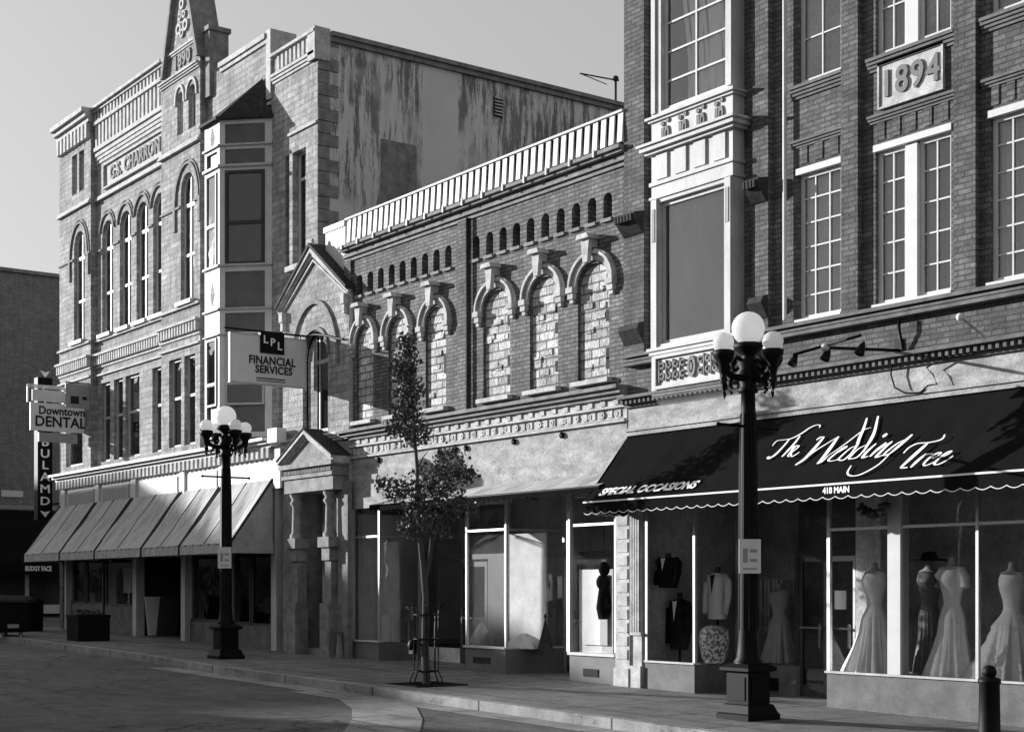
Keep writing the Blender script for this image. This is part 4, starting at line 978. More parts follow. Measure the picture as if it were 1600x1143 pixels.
# hood moulds over the arches, string courses, dentils
hm = MB()
for (a, b, z0_, z1_, ri), yy in [(o_, TW) for o_ in (opsA[0], opsC[0])]:
    cx = (a+b)/2; hm.arc(cx, z1_-.3, .70, .75, yy-.05, yy-.001, .95, 1.01, 0, 180, 18); hm.arc(cx, z1_-.3, .80, .83, yy-.03, yy-.001, 1.06, 1.10, 0, 180, 18)
    for sg in (-1, 1): hm.box(cx+sg*.765-.06, cx+sg*.765+.06, yy-.05, yy-.001, z1_-.95, z1_-.3)
for a, b, z0_, z1_, ri in aw_l:
    cx = (a+b)/2; hm.arc(cx, z1_, .54, .58, -.05, -.001, .60, .65, 12, 168, 14); hm.arc(cx, z1_, .62, .65, -.03, -.001, .70, .74, 22, 158, 14)
for x0_, x1_, yy in ((LX0, A1, TW), (A1, B1, 0), (B1, C1, TW)):
    ed = sorted([(x0_, x0_)] + [(o_[0], o_[1]) for o_ in opsA[:1]+aw_l+opsC[:1] if x0_ < o_[0] < x1_] + [(x1_, x1_)])
    for (e0, e1), (f0, f1) in zip(ed, ed[1:]): hm.box(e1+.003, f0-.003, yy-.045, yy-.001, 11.39, 11.45)
hm.build('hood_mould', 'stone_dark', lb)
sc3 = MB()
for x0_, x1_, yy in ((LX0-.02, A1+.04, TW), (A1+.041, B1-.041, 0), (B1-.04, C1+.04, TW)):
    sc3.box(x0_, x1_, yy-.10, yy-.001, 12.86, 12.92); sc3.box(x0_, x1_, yy-.06, yy-.001, 12.93, 13.0)
    sc3.box(x0_, x1_, yy-.08, yy-.001, 8.78, 8.84); sc3.box(x0_, x1_, yy-.16, yy-.001, 8.36, 8.42); sc3.box(x0_, x1_, yy-.04, yy-.001, 8.02, 8.07); sc3.box(x0_, x1_, yy-.07, yy-.001, 7.78, 7.83)
sc3.box(C1+.041, PX(330), -.10, -.001, 8.36, 8.42)
sc3.build('string_course', 'stone_band', lb)
dn = MB()
for x0_, x1_, yy in ((LX0, A1+.02, TW), (A1+.041, B1-.041, 0), (B1, C1+.02, TW)): dentils(dn, x0_, x1_, yy-.12, yy-.001, 8.10, 8.355, .17, .5)
dn.build('dentils', 'stone_band', lb)
# left tower head
th_ = MB(); cornice(th_, LX0-.03, A1+.06, TW, 15.2, 15.6, .3, 3); th_.box(LX0-.03, A1+.06, TW, .6, 15.2, 15.6); dentils(th_, LX0, A1+.03, TW-.12, TW-.001, 14.75, 15.19, .3, .5); th_.build('tower_cornice', 'stone_band', lb)
# recessed cornice with two tiers of balusters
rc = MB(); a, b = A1+.07, B1-.0
rc.box(a, b, -.16, .3, 15.42, 15.5); rc.box(a, b, -.24, .3, 15.5, 15.58); dentils(rc, a, b, -.12, .1, 15.16, 15.42, .24, .45)
rc.box(a, b, -.15, .3, 15.06, 15.16); dentils(rc, a, b, -.1, .05, 14.42, 15.06, .26, .5); rc.box(a, b, -.13, -.001, 14.3, 14.42); cornice(rc, a, b, 0, 13.95, 14.25, .1, 3)
rc.build('cornice', 'stone_band', lb)
MB().box(a, b, .06, .28, 14.43, 15.415).build('cornice_backing', 'slate', lb)
# name panel
npn = MB(); a, b = PX(166), PX(257); z0_, z1_ = 13.15, 13.77
npn.box(a, b, -.02, -.001, z0_, z1_)
for q0_, q1_, r0, r1 in ((a, b, z1_, z1_+.05), (a, b, z0_-.05, z0_), (a-.06, a, z0_-.05, z1_+.05), (b, b+.06, z0_-.05, z1_+.05)): npn.box(q0_, q1_, -.09, -.0012, r0, r1)
no = npn.build('name_panel', 'stone_band', lb)
text('G.S. CHARRON', ((a+b)/2+.1, -.03, (z0_+z1_)/2), (1, 0, 0), (0, 0, 1), .52, 'stone_dark', no, bold=.02, ext=.02, sx=.95, spacing=1.08)
# steep gable
gx0, gx1 = B1+.22, C1+.12; gxm = (gx0+gx1)/2; gb, gp = 15.0, 18.4
gb_ = PZ(295, 103, TW)
sg_ = MB(); sg_.box(B1, C1, TW, .45, 14.952, gb+.02); sg_.prism([(B1+.27, gb+.02), (C1, gb+.02), (gxm, gp-.12)], TW, .4); sg_.build('gable', 'stone', lb)
gr = MB()
for s_, xe in ((-1, gx0), (1, gx1)):
    gr.add([(gxm, TW-.13, gp+.08), (xe, TW-.13, gb-.05), (xe, .42, gb-.05), (gxm, .42, gp+.08), (gxm, TW-.13, gp-.1), (xe-s_*.12, TW-.13, gb-.05), (xe-s_*.12, .42, gb-.05), (gxm, .42, gp-.1)],
           [(0, 1, 2, 3), (4, 7, 6, 5), (0, 4, 5, 1), (1, 5, 6, 2), (3, 2, 6, 7)])
gr.build('gable_roof', 'stone_dark', lb)
gt = MB(); cornice(gt, B1, C1, TW, 14.72, 14.86, .12, 3); cornice(gt, B1+.12, C1-.12, TW, 15.42, 15.52, .06, 2)
for dx, dz, r_ in ((0, 16.6, .14), (-.2, 16.0, .16), (.22, 16.0, .16), (0, 15.85, .12), (0, 17.1, .09), (-.12, 16.3, .1), (.13, 16.3, .1)): gt.arc(gxm+dx, dz, r_*.5, r_, TW-.05, TW-.001, None, None, 0, 360, 10)
for p_, (a, b, z0_, z1_, ri) in enumerate(opsC[1:3]): gt.arc((a+b)/2, z1_, (b-a)/2+.06, (b-a)/2+.13, TW-.04, TW-.001, .36, .44, -10, 190, 12)
gt.build('gable_trim', 'stone_band', lb)
text('1890', (gxm, TW-.02, 15.17), (1, 0, 0), (0, 0, 1), .48, 'stone_dark', lb, bold=.02, ext=.02, spacing=1.1)
# chimney behind the gable, stepped parapet, balustrade
ck = MB(); a, b = PX(327), PX(346)
a, b = PX(325), PX(333); ck.box(a, b, -.1, .42, 13.9, PZ(338, 44)); ck.box(a-.05, b+.05, -.15, .47, PZ(338, 44), PZ(338, 40)+.05); ck.build('chimney', 'stone_dark', lb)
pr = MB(); z = 14.45; pr.box(PX(346), PX(418.5), -.10, .45, z, z+.12); pr.box(PX(346), PX(418.5), -.05, .4, z-.1, z-.001)
pr.box(PX(419), PX(426), -.06, .62, 13.0, 14.62); cornice(pr, PX(427), LX1, 0, 13.3, 13.5, .1, 3); pr.box(PX(427), LX1+.02, -.12, .4, 13.9, 13.97); dentils(pr, PX(434), LX1-.1, -.05, .05, 13.55, 13.9, .2, .5)
pr.box(LX1-.28, LX1+.05, -.1, .3, 13.3, 14.02); pr.build('parapet', 'stone_band', lb)
cp2 = MB(); cp2.box(C1+.1, PX(425), -.07, -.001, 12.86, 12.93); cp2.box(PX(452), LX1, -.05, -.001, 11.9, 11.96); cp2.box(PX(452), LX1, -.12, -.001, 8.8, 8.92); build_each(cp2, 'string_course', 'stone_band', lb)
# ---- canted oriel
x_f0 = PX(320, -.9); x_f1 = PX(343, -.9); xw1 = x_f1+.9; xw0 = x_f0-.9
ozz = lambda py: PZ(384, py, -.45)
Z = [ozz(q_) for q_ in (676, 597, 522, 497, 488, 428, 415, 275, 265, 240, 232, 193, 186)]
zbot, ztop = 5.15, Z[12]
ob = MB(); ob.prismz([(xw0, 0), (x_f0, -.84), (x_f1, -.84), (xw1, 0)], zbot, ztop)
def facet(o0, o1):                                   # local x along the facet, y inwards, z up
    d = Vector((o1[0]-o0[0], o1[1]-o0[1], 0)); L = d.length; d.normalize(); n_ = Vector((-d.y, d.x, 0))
    return Matrix(((d.x, n_.x, 0, o0[0]), (d.y, n_.y, 0, o0[1]), (0, 0, 1, 0), (0, 0, 0, 1))), L
obo = ob.build('oriel', 'oriel_dark', lb)
facs = [facet((x_f1, -.9), (xw1, 0)), facet((x_f0, -.9), (x_f1, -.9)), facet((xw0, 0), (x_f0, -.9))]
for fi, (Mx, L) in enumerate(facs):
    q = MB(Mx)
    e = .13 if fi != 1 else .10
    q.box(0, e, -.001, .05, zbot, ztop); q.box(L-e*1.3, L, -.001, .05, zbot, ztop)
    for k, (z0_, z1_) in enumerate(((Z[2]-.03, Z[2]+.06), (Z[4], Z[4]+.1), (Z[6]-.12, Z[6]+.02), (Z[8], Z[8]+.10), (Z[10], Z[10]+.1), (ztop-.1, ztop), (Z[1]-.05, Z[1]+.04), (zbot, zbot+.12))): q.box(e, L-e*1.3, .001, .045, z0_, z1_)
    q.build('oriel_frame', 'grey_paint' if fi == 0 else 'cream', obo)  # tone differs per facet; the right one is lightened against its shade
    q = MB(Mx)
    for k, (z0_, z1_) in enumerate(((Z[2]-.0, Z[2]+.02), (Z[4]+.08, Z[4]+.12), (Z[6]-.0, Z[6]+.05), (Z[8]+.08, Z[8]+.14), (Z[10]+.08, Z[10]+.12))): q.box(-.02, L+.02, -.06, -.002, z0_, z1_)
    q.build('oriel_moulding', 'cream', obo)
    window(obo, e+.01, L-e*1.3-.01, Z[6]+.03, Z[8]-.01, -.03, 1, 1, 'wood' if fi == 0 else 'cream', .07 if fi == 0 else .04, gm='glass', Mx=Mx, rails=((ozz(347), .08),), blind='blind_white' if fi == 1 else 'blind')
    window(obo, e+.01, L-e*1.3-.01, zbot+.75, Z[2]-.05, -.03, 1, 1, 'cream', .05, gm='glass', Mx=Mx, rails=((Z[1], .07),), blind='blind_white' if fi == 1 else 'blind')
    if fi == 1:
        q = MB(Mx)
        for zc_ in ((Z[4]+Z[5])/2+.05, (Z[10]+ztop)/2):
            xm_ = L*.48; hw_ = .17; hz = .36
            q.add([(xm_-hw_, .01, zc_), (xm_, .01, zc_-hz), (xm_+hw_, .01, zc_), (xm_, .01, zc_+hz), (xm_, -.04, zc_)], [(0, 1, 4), (1, 2, 4), (2, 3, 4), (3, 0, 4)])
        q.build('diamond_boss', 'cream', obo)
        q = MB(Mx); q.box(.1, L-.13, .01, .03, Z[4]+.12, Z[6]-.13); q.box(.1, L-.13, .01, .03, Z[10]+.13, ztop-.11); q.box(.1, L-.13, .01, .03, Z[2]+.07, Z[4]-.01); q.build('oriel_panel', 'grey_paint', obo)
Wd = [(xw0-.1, .0), (x_f0-.06, -1.02), (x_f1+.06, -1.02), (xw1+.1, 0)]; apex = ((x_f0+x_f1)/2+.9, -.03, PZ(400, 130, 0))
rq = MB(); rq.add([(x, y, ztop+.0) for x, y in Wd] + [apex, (Wd[0][0], 0, ztop)], [(0, 1, 4), (1, 2, 4), (2, 3, 4), (0, 1, 2, 3)])
rq.prismz(Wd, ztop-.001, ztop+.06); rq.build('oriel_roof', 'slate', obo)
q = MB(); q.prismz([(xw0+.1, 0), (x_f0, -.78), (x_f1, -.78), (xw1-.1, 0)], zbot-.15, zbot-.001); q.build('oriel_base', 'stone_dark', obo)

# ---------------- shop fronts under the ornate building
sc = MB(); cornice(sc, LX0-.05, PX(441), TW, 4.86, 5.06, .34, 3); sc.box(LX0-.05, PX(441), TW-.001, .3, 4.86, 5.03); sc.build('shop_cornice', 'white', lb)
q = MB(); dentils(q, LX0, PX(441), TW-.14, TW-.001, 4.62, 4.855, .26, .5); q.build('shop_dentils', 'stone_band', lb)
sbn = MB(); sbn.box(LX0, PX(441), TW, .2, 3.95, 4.855)
for p_ in (101, 154, 211, 287, 349, 436):
    x = PX(p_, TW); sbn.box(x-.16, x+.16, TW-.06, TW-.001, 3.9, 4.80)
sbn.build('shop_fascia', 'white', lb)
for i, (p_, r_) in enumerate(((106, 150), (159, 205), (217, 281), (292, 343))):
    q = MB(); a, b = PX(p_, TW)+.12, PX(r_, TW)-.12; q.box(a, b, TW-.03, TW-.001, 4.10, 4.52); q.build('fascia_panel', 'board_light' if i > 1 else 'board', lb)  # left pair in darker board, shade on that end put into the colour
cs = thing('corner_shopfront', 'dark recessed shop windows and pale posts beneath the striped pale awnings', 'shopfront', (-38, 0, gz(-38)))
q = MB()
for p_ in (103, 212, 288, 352, 430):
    x = PX(p_, -.1); q.box(x-.13, x+.13, -.14, .1, gz(x)-.05, 3.9)
build_each(q, 'post', 'cream', cs)
q = MB(); a, b = LX0, PX(441)
for s0, s1, zt in ((104, 160, .75), (164, 210, .75), (295, 350, .5), (354, 428, .5)):
    q.box(PX(s0), PX(s1), .0, .12, 0, zt+gz(PX(s0)))
build_each(q, 'bulkhead', 'tile', cs)
q = MB()
for s0, s1, z0_ in ((104, 132, .75), (134, 160, .75), (164, 210, .75), (295, 350, .5), (354, 390, .5), (392, 428, .5)):
    g_ = gz(PX(s0)); xa, xb = PX(s0), PX(s1)
    q.box(xa, xa+.06, .02, .08, z0_+g_, 3.9); q.box(xb-.06, xb, .02, .08, z0_+g_, 3.9); q.box(xa+.06, xb-.06, .02, .08, z0_+g_, z0_+g_+.08); q.box(xa+.06, xb-.06, .02, .08, 2.9, 2.98)
q.build('frame', 'wood', cs)
q = MB(); q.quad((LX0, .05, .3), (PX(210), .05, .3), (PX(210), .05, 3.9), (LX0, .05, 3.9)); q.quad((PX(290), .05, .5), (PX(441), .05, .5), (PX(441), .05, 3.9), (PX(290), .05, 3.9)); build_each(q, 'pane', 'shop_glass', cs)
shop_door(cs, PX(222, 1.2), PX(245, 1.2), 1.2, gz(-41)-.0, 'wood', 'dim_glass', 2.4); shop_door(cs, PX(255, 1.2), PX(278, 1.2), 1.2, gz(-41)-.0, 'wood', 'dim_glass', 2.4)
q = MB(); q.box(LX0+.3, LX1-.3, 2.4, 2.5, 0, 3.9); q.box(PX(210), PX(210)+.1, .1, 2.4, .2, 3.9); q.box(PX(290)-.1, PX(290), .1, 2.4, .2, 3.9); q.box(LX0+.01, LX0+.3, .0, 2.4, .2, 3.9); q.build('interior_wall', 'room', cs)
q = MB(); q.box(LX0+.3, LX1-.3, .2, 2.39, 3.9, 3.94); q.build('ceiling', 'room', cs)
for i, (p_, w_, z0_, h_) in enumerate(((176, .5, .9, 1.25), (200, .35, 1.5, .7), (144, .3, 1.0, .5), (112, .3, 1.1, .6))):
    q = MB(); x = PX(p_, .6); q.box(x-w_, x+w_*.6, .6, .66, z0_, z0_+h_); q.box(x-w_*.8, x+w_*.4, .592, .599, z0_+h_*.55, z0_+h_*.95); q.box(x-.04, x+.04, .61, .65, .4, z0_-.001)
    solo(q, 'window_display', ['board', 'room_pale', 'board', 'room_mid'][i],
         ['tall grey display card in the corner shop window beside the pale post', 'small white card in the corner shop window right beside the pale post', 'low grey display in the second corner shop window', 'dim display card next to the leftmost pale post'][i], 'display', (x, .6, .4))
# A-board at the doorway
ab = thing('sandwich_board', 'leaning pale sandwich board in the dark corner shop doorway', 'sandwich board', (PX(253, .3), .3, gz(-40)))
for sg, mt in ((-1, 'board_light'), (1, 'wood')):
    x = PX(253, .3); g_ = gz(-40)
    q = MB(Matrix.Translation((x, .3, g_)) @ Matrix.Rotation(R(90), 4, 'Z') @ Matrix.Rotation(R(14*sg), 4, 'X')); q.box(-.28, .28, -.012+.26*sg*0, .012, .02, 1.1); q.v = [(a+sg*.26, b, c_) for a, b, c_ in q.v]
    q.build('board_leaf', mt, ab)
# awnings of the corner shops: five bays
AW_P, AW_T, AW_F = 1.26, 4.12, 2.64
cuts = [PX(p_, -.15) for p_ in (97, 154, 211, 287, 349)] + [PX(440, -.15)]
cuts[-1] = -31.3; cuts[0] = -45.5
for i in range(5):
    a, b = cuts[i]+.07, cuts[i+1]-.07
    labs = ['leftmost pale shop awning on the corner building, under the vertical sign', 'second pale shop awning from the left on the corner building', 'middle pale shop awning of the corner building above the doorway', 'fourth pale shop awning, left of the second lamp post', 'rightmost pale shop awning with dark triangular end, behind the lamp post']
    t = thing('pale_awning', labs[i], 'awning', ((a+b)/2, 0, AW_F), 'pale awnings along the corner shops')
    q = MB(); nn_, mm_ = 36, 16
    def ap(x, s_):
        tt = (x-a)/(b-a); bil = -.22*math.sin(math.pi*s_)*math.sin(math.pi*tt*2)**2 + .022*math.sin(14*tt+6*s_+i*2)*math.sin(math.pi*s_) + .012*math.sin(31*tt-9*s_+i)*math.sin(math.pi*s_)
        return (x, TW-.02-(AW_P-.16)*s_, AW_T+(AW_F-AW_T)*s_+bil)
    for u_ in range(nn_):
        for v_ in range(mm_):
            xa, xb = a+(b-a)*u_/nn_, a+(b-a)*(u_+1)/nn_; q.quad(ap(xa, v_/mm_), ap(xb, v_/mm_), ap(xb, (v_+1)/mm_), ap(xa, (v_+1)/mm_))
    q.sm = [True]*len(q.sm)
    for xe in (a, b): q.add([(xe, TW-.02, AW_T), (xe, TW-.02, AW_F), (xe, -AW_P, AW_F)], [(0, 1, 2)])
    q.build('canopy', 'awn_light', t)
    q = MB(); yv = -AW_P-.005
    nv = 12
    for u_ in range(nv):
        xa, xb = a+(b-a)*u_/nv, a+(b-a)*(u_+1)/nv; o1, o2 = (.0, .035) if u_ % 2 else (.035, .0)
        q.quad((xa, yv-o1, AW_F+.01), (xb, yv-o2, AW_F+.01), (xb, yv-o2-.01, AW_F-.22), (xa, yv-o1-.01, AW_F-.22))
    for xe in (a, b): q.quad((xe, yv, AW_F), (xe, yv, AW_F-.22), (xe, TW, AW_F-.22), (xe, TW, AW_F))
    q.build('valance', 'awn_light', t)
    q = MB()
    for xe in (a+.02, (a+b)/2, b-.02): q.tube([(xe, TW-.04, AW_T-.03), (xe, -AW_P+.02, AW_F-.02)], .02)
    q.tube([(a, -AW_P, AW_F), (b, -AW_P, AW_F)], .02); q.build('awning_frame', 'iron', t)
    q = MB()                                        # dark seam cords
    for xe in (a, b): q.tube([(xe, TW-.02, AW_T+.012), (xe, -AW_P, AW_F+.012)], .03, 6)
    q.tube([ap((a+b)/2, k/16) for k in range(17)], .014, 6)
    build_each(q, 'seam', 'slate', t)

# ================================================================ SIGNS
def board_sign(name, X_, y0, y1, z0, z1, mat, label, th=.06):
    t = thing(name, label, 'sign', (X_, (y0+y1)/2, z0)); MB().box(X_-th/2, X_+th/2, y0, y1, z0, z1).build('board', mat, t); return t
# outward reading direction for a sign facing the camera (+x side): text runs from street (−y) to wall (+y)
SX = -29.95
q_ = lambda px_: (SX/((-C+(px_-800)/F*S)/(S+(px_-800)/F*C)))-D
def qz(px_, py_): u = (px_-800)/F; return H+(HY-py_)/F*(D+q_(px_))/(S+u*C)
fy0, fy1 = q_(360), min(q_(477), -.14)
fz0, fz1 = qz(420, 600), qz(420, 527)
fs_ = thing('financial_services_sign', 'grey hanging board lettered Financial Services with dark LPL square on an iron pole', 'sign', (SX, (fy0+fy1)/2, fz0))
MB().box(SX-.04, SX+.04, fy0, fy1, fz0, fz1).build('board', 'board_light', fs_)
q = MB()
for a, b, c_, d_ in ((fy0-.03, fy1+.03, fz1, fz1+.03), (fy0-.03, fy1+.03, fz0-.03, fz0), (fy0-.03, fy0, fz0, fz1), (fy1, fy1+.03, fz0, fz1)): q.box(SX-.05, SX+.05, a, b, c_, d_)
q.build('board_frame', 'cream', fs_)
ly0, ly1 = q_(405), q_(442); lz0, lz1 = qz(424, 553), qz(424, 519)
lg = MB().box(SX-.06, SX+.07, ly0, ly1, lz0, lz1).build('logo_square', 'iron', fs_)
for ch, dy, dz in (('L', -.17, .05), ('P', 0, 0), ('L', .17, -.07)): text(ch, (SX+.078, (ly0+ly1)/2+dy, (lz0+lz1)/2+dz), (0, 1, 0), (0, 0, 1), .24, 'letter', lg, bold=.004, ext=.006)
cyy = (fy0+fy1)/2; ww = fy1-fy0
text('FINANCIAL', (SX+.048, cyy+.08, qz(425, 565)), (0, 1, 0), (0, 0, 1), .25, 'letter_dark', fs_, bold=.006, ext=.005, sx=.86, spacing=1.05)
text('SERVICES', (SX+.048, cyy+.12, qz(425, 579)-.0), (0, 1, 0), (0, 0, 1), .23, 'letter_dark', fs_, bold=.006, ext=.005, sx=.92, spacing=1.05)
q = MB(); q.box(SX+.041, SX+.046, cyy-.3, cyy+.4, fz0+.10, fz0+.125); q.box(SX+.041, SX+.046, cyy-.3, cyy+.4, fz0+.05, fz0+.07); q.build('rule', 'letter_dark', fs_)
q = MB(); zp = qz(420, 521)+.03
q.tube([(SX, fy0-.15, zp), (SX, -.1, zp)], .022); q.tube([(SX, -.12, zp), (SX+.5, -.14, zp-.03), (SX+1.0, -.16, zp-.12), (SX+1.5, -.20, zp-.25), (SX+1.75, -.15, zp-.3)], .026)
for y in (fy0+.1, fy1-.1): q.tube([(SX, y, fz1+.02), (SX, y, zp)], .012)
q.build('pole', 'iron', fs_)

DX = -43.5
qd = lambda px_, X_=DX: (X_/((-C+(px_-800)/F*S)/(S+(px_-800)/F*C)))-D
def qdz(px_, py_, X_=DX): u = (px_-800)/F; return H+(HY-py_)/F*(D+qd(px_, X_))/(S+u*C)
ds = thing('dental_sign', 'pale hanging sign board lettered Downtown Dental on the corner building', 'sign', (DX, -1, 6.2))
a, b = qd(47), qd(131); z0_, z1_ = qdz(90, 674), qdz(90, 631)
MB().box(DX-.05, DX+.05, a, b, z0_, z1_).build('board', 'board_light', ds)
text('Downtown', (DX+.056, (a+b)/2+.12, z1_-.22), (0, 1, 0), (0, 0, 1), .33, 'letter_dark', ds, bold=.008, ext=.005, sx=.9)
text('DENTAL', (DX+.056, (a+b)/2+.08, z0_+.26), (0, 1, 0), (0, 0, 1), .42, 'letter_dark', ds, bold=.010, ext=.005, sx=.95)
MB().box(DX-.05, DX+.05, qd(60), qd(120), z0_-.32, z0_-.05).build('lower_board', 'board', ds)
q = MB()
for aa, bb, cc, dd in ((qd(42), qd(101), z1_+.42, z1_+.46), (qd(42), qd(42)+.05, z1_, z1_+.42), (qd(101)-.05, qd(101), z1_, z1_+.42)): q.box(DX-.03, DX+.03, aa, bb, cc, dd)
q.box(DX-.02, DX+.02, qd(50), qd(100), z1_+.05, z1_+.38); q.tube([(DX, qd(42), z1_+.5), (DX, .2, z1_+.5)], .025); q.build('frame', 'grey_paint', ds)
BX = -43.05
bn = thing('grey_banner', 'blank grey banner hanging beside the Downtown Dental board', 'sign', (BX, -.6, 6.8))
a, b = qd(102, BX), min(qd(148, BX), -.16); MB().box(BX-.02, BX+.02, a, b, qdz(125, 638, BX), qdz(125, 600, BX)).build('cloth', 'board', bn)
q = MB(); q.box(BX+.021, BX+.024, a+.15, a+.4, 6.98, 7.2); q.box(BX+.021, BX+.024, a+.5, b-.1, 7.1, 7.2); q.build('faded_marks', 'letter_dark', bn)
q = MB(); q.tube([(BX, a, qdz(125, 600, BX)+.03), (BX, .1, qdz(125, 600, BX)+.03)], .02); q.build('rod', 'iron', bn)
VX = -46.35
vs_ = thing('vertical_sign', 'tall narrow black sign with stacked pale letters at the corner building edge', 'sign', (VX, -.6, 3.6))
a, b = qd(58, VX), qd(81, VX); z0_, z1_ = qdz(70, 812, VX), qdz(70, 590, VX)
MB().box(VX-.28, VX+.05, a, b, z0_, z1_).build('box', 'iron', vs_)
zl = [qdz(70, y, VX) for y in (611, 629, 647, 691, 709, 727, 745, 764, 783)]
for ch, z in zip('BBBBULAND'.replace('BBBB', 'ETHB') if False else 'ETHBULAMD', zl): text(ch, (VX+.056, (a+b)/2, z), (0, 1, 0), (0, 0, 1), .36, 'letter', vs_, bold=.006, ext=.006, sx=1.2)
q = MB()
for zz, s_ in ((qdz(70, 582, VX), 1), (qdz(70, 800, VX), 1)):
    for k in range(3): q.add([(VX+.06, (a+b)/2+dy*.16*(1-k*.25), zz+dz*.16) for dy, dz in ((-1, .3), (0, -1), (1, .3), (0, 0-.2*k))], [(0, 1, 2, 3)])
q.v = [(x+.002*(i//4), y, z) for i, (x, y, z) in enumerate(q.v)]; q.build('arrow_mark', 'letter', vs_)
q = MB()
for z in (z0_+.5, z1_-.4): q.tube([(VX+.1, b-.02, z), (VX+.6, .05, z)], .03)
q.build('bracket', 'iron', vs_)

# projecting small flood lamp box by the oriel
fl_ = thing('flood_lamp', 'small pale flood lamp box on the shop cornice right of the oriel', 'lamp', (PX(428, -.4), -.4, 5.2))
q = MB(); x = PX(428, -.4); z = PZ(428, 680, -.4); q.box(x-.22, x+.22, -.45, -.2, z-.16, z+.16); q.build('housing', 'board_light', fl_)
q = MB(); q.tube([(x, -.2, z), (x+.05, -.01, z+.1)], .03); q.box(x+.0, x+.1, -.03, -.001, z, z+.2); q.build('bracket', 'iron', fl_)

# sign floodlights on the bridal building
xb = PX(1405); zb_ = PZ(1290, 543, -1.44)
sl1 = thing('sign_floodlights', 'three black spotlights and a white ball joint on a pipe frame above the bridal awning', 'lamp', (xb, 0, zb_))
q = MB(); q.tube([(xb, .0, zb_+.10), (xb, -.1, zb_+.09), (xb, -1.44, zb_)], .022); hx0, hx1 = PX(1240, -1.44), PX(1345, -1.44); q.tube([(hx0, -1.44, zb_-.02), (hx1, -1.44, zb_+.08)], .02)
q.box(xb-.06, xb+.06, -.03, -.001, zb_-.05, zb_+.25); q.tube([(xb+.1, -.02, zb_+.0), (xb+.1, -.12, zb_+.35), (xb+.1, -.12, zb_+.5)], .02); q.build('pipe', 'iron', sl1)
MB().ball((xb, -1.45, zb_+.0), .055, 10).build('ball_joint', 'white', sl1)
for x in (hx0, PX(1291, -1.44), hx1):
    Mx = Matrix.Translation((x, -1.44, zb_-.1)) @ Matrix.Rotation(R(-30), 4, 'X'); q = MB(Mx); q.lathe([(.015, .12), (.035, .07), (.06, -.03), (.065, -.06)], 0, 0, 12); q.build('spotlight', 'iron', sl1)
xb2 = PX(1545); q = MB(); sl2 = thing('pipe_bracket', 'thin diagonal pipe bracket on the brick frieze at the far right', 'bracket', (xb2, 0, 4.9))
q.tube([(PX(1500, -.5), -.5, PZ(1500, 495, -.5)), (PX(1545), -.0, PZ(1545, 530)), (xb2+1.0, -.03, PZ(1545, 530)-.02)], .02); q.build('pipe', 'grey_paint', sl2)
q = MB(); q.ball((PX(1500, -.5), -.5, PZ(1500, 495, -.5)), .05, 8); q.build('lamp_cap', 'board_light', sl2)
q = MB(); X1_, X2_ = PX(1392), PX(1462)
pts = [(PX(px_, -.15), -.15, PZ(px_, py_, -.15)) for px_, py_ in ((1395, 560), (1392, 585), (1398, 605), (1415, 614), (1438, 613), (1450, 602), (1464, 600), (1458, 585), (1448, 574), (1475, 558), (1520, 552))]
q.tube(pts, .012, 6); solo(q, 'loose_cable', 'iron', 'loose black cable looping over the pale sign band above the bridal awning', 'cable', pts[0])

# antenna on the roof
q = MB(); ax_, ay_ = -29.0, 7.9
ax_ = LX1; ay_ = Wy(962); z0_, z1_ = 13.9, WZ(962, 125)
q.tube([(ax_, ay_, z0_), (ax_, ay_, z1_)], .03); q.tube([(ax_, ay_+.1, z1_), (ax_-.2, ay_-1.0, z1_+.02)], .02); q.tube([(ax_-.05, ay_-.25, z1_-.15), (ax_-.2, ay_-1.0, z1_+.02)], .012); q.ball((ax_, ay_, z1_+.03), .08, 8)
solo(q, 'roof_antenna', 'slate', 'thin roof antenna with a side arm on the party wall top', 'antenna', (ax_, ay_, z0_))
# bright coping behind the stone gable
q = MB(); q.box(PX(504), PX(536), .02, .3, PZ(520, 357)-.02, PZ(520, 357)+.10); q.box(PX(504)+.05, PX(536), .05, .25, 8.0, PZ(520, 357)-.021)
solo(q, 'party_coping', 'white', 'short white wall coping between the stone gable and the slatted parapet', 'wall', (PX(520), .1, 8.0))

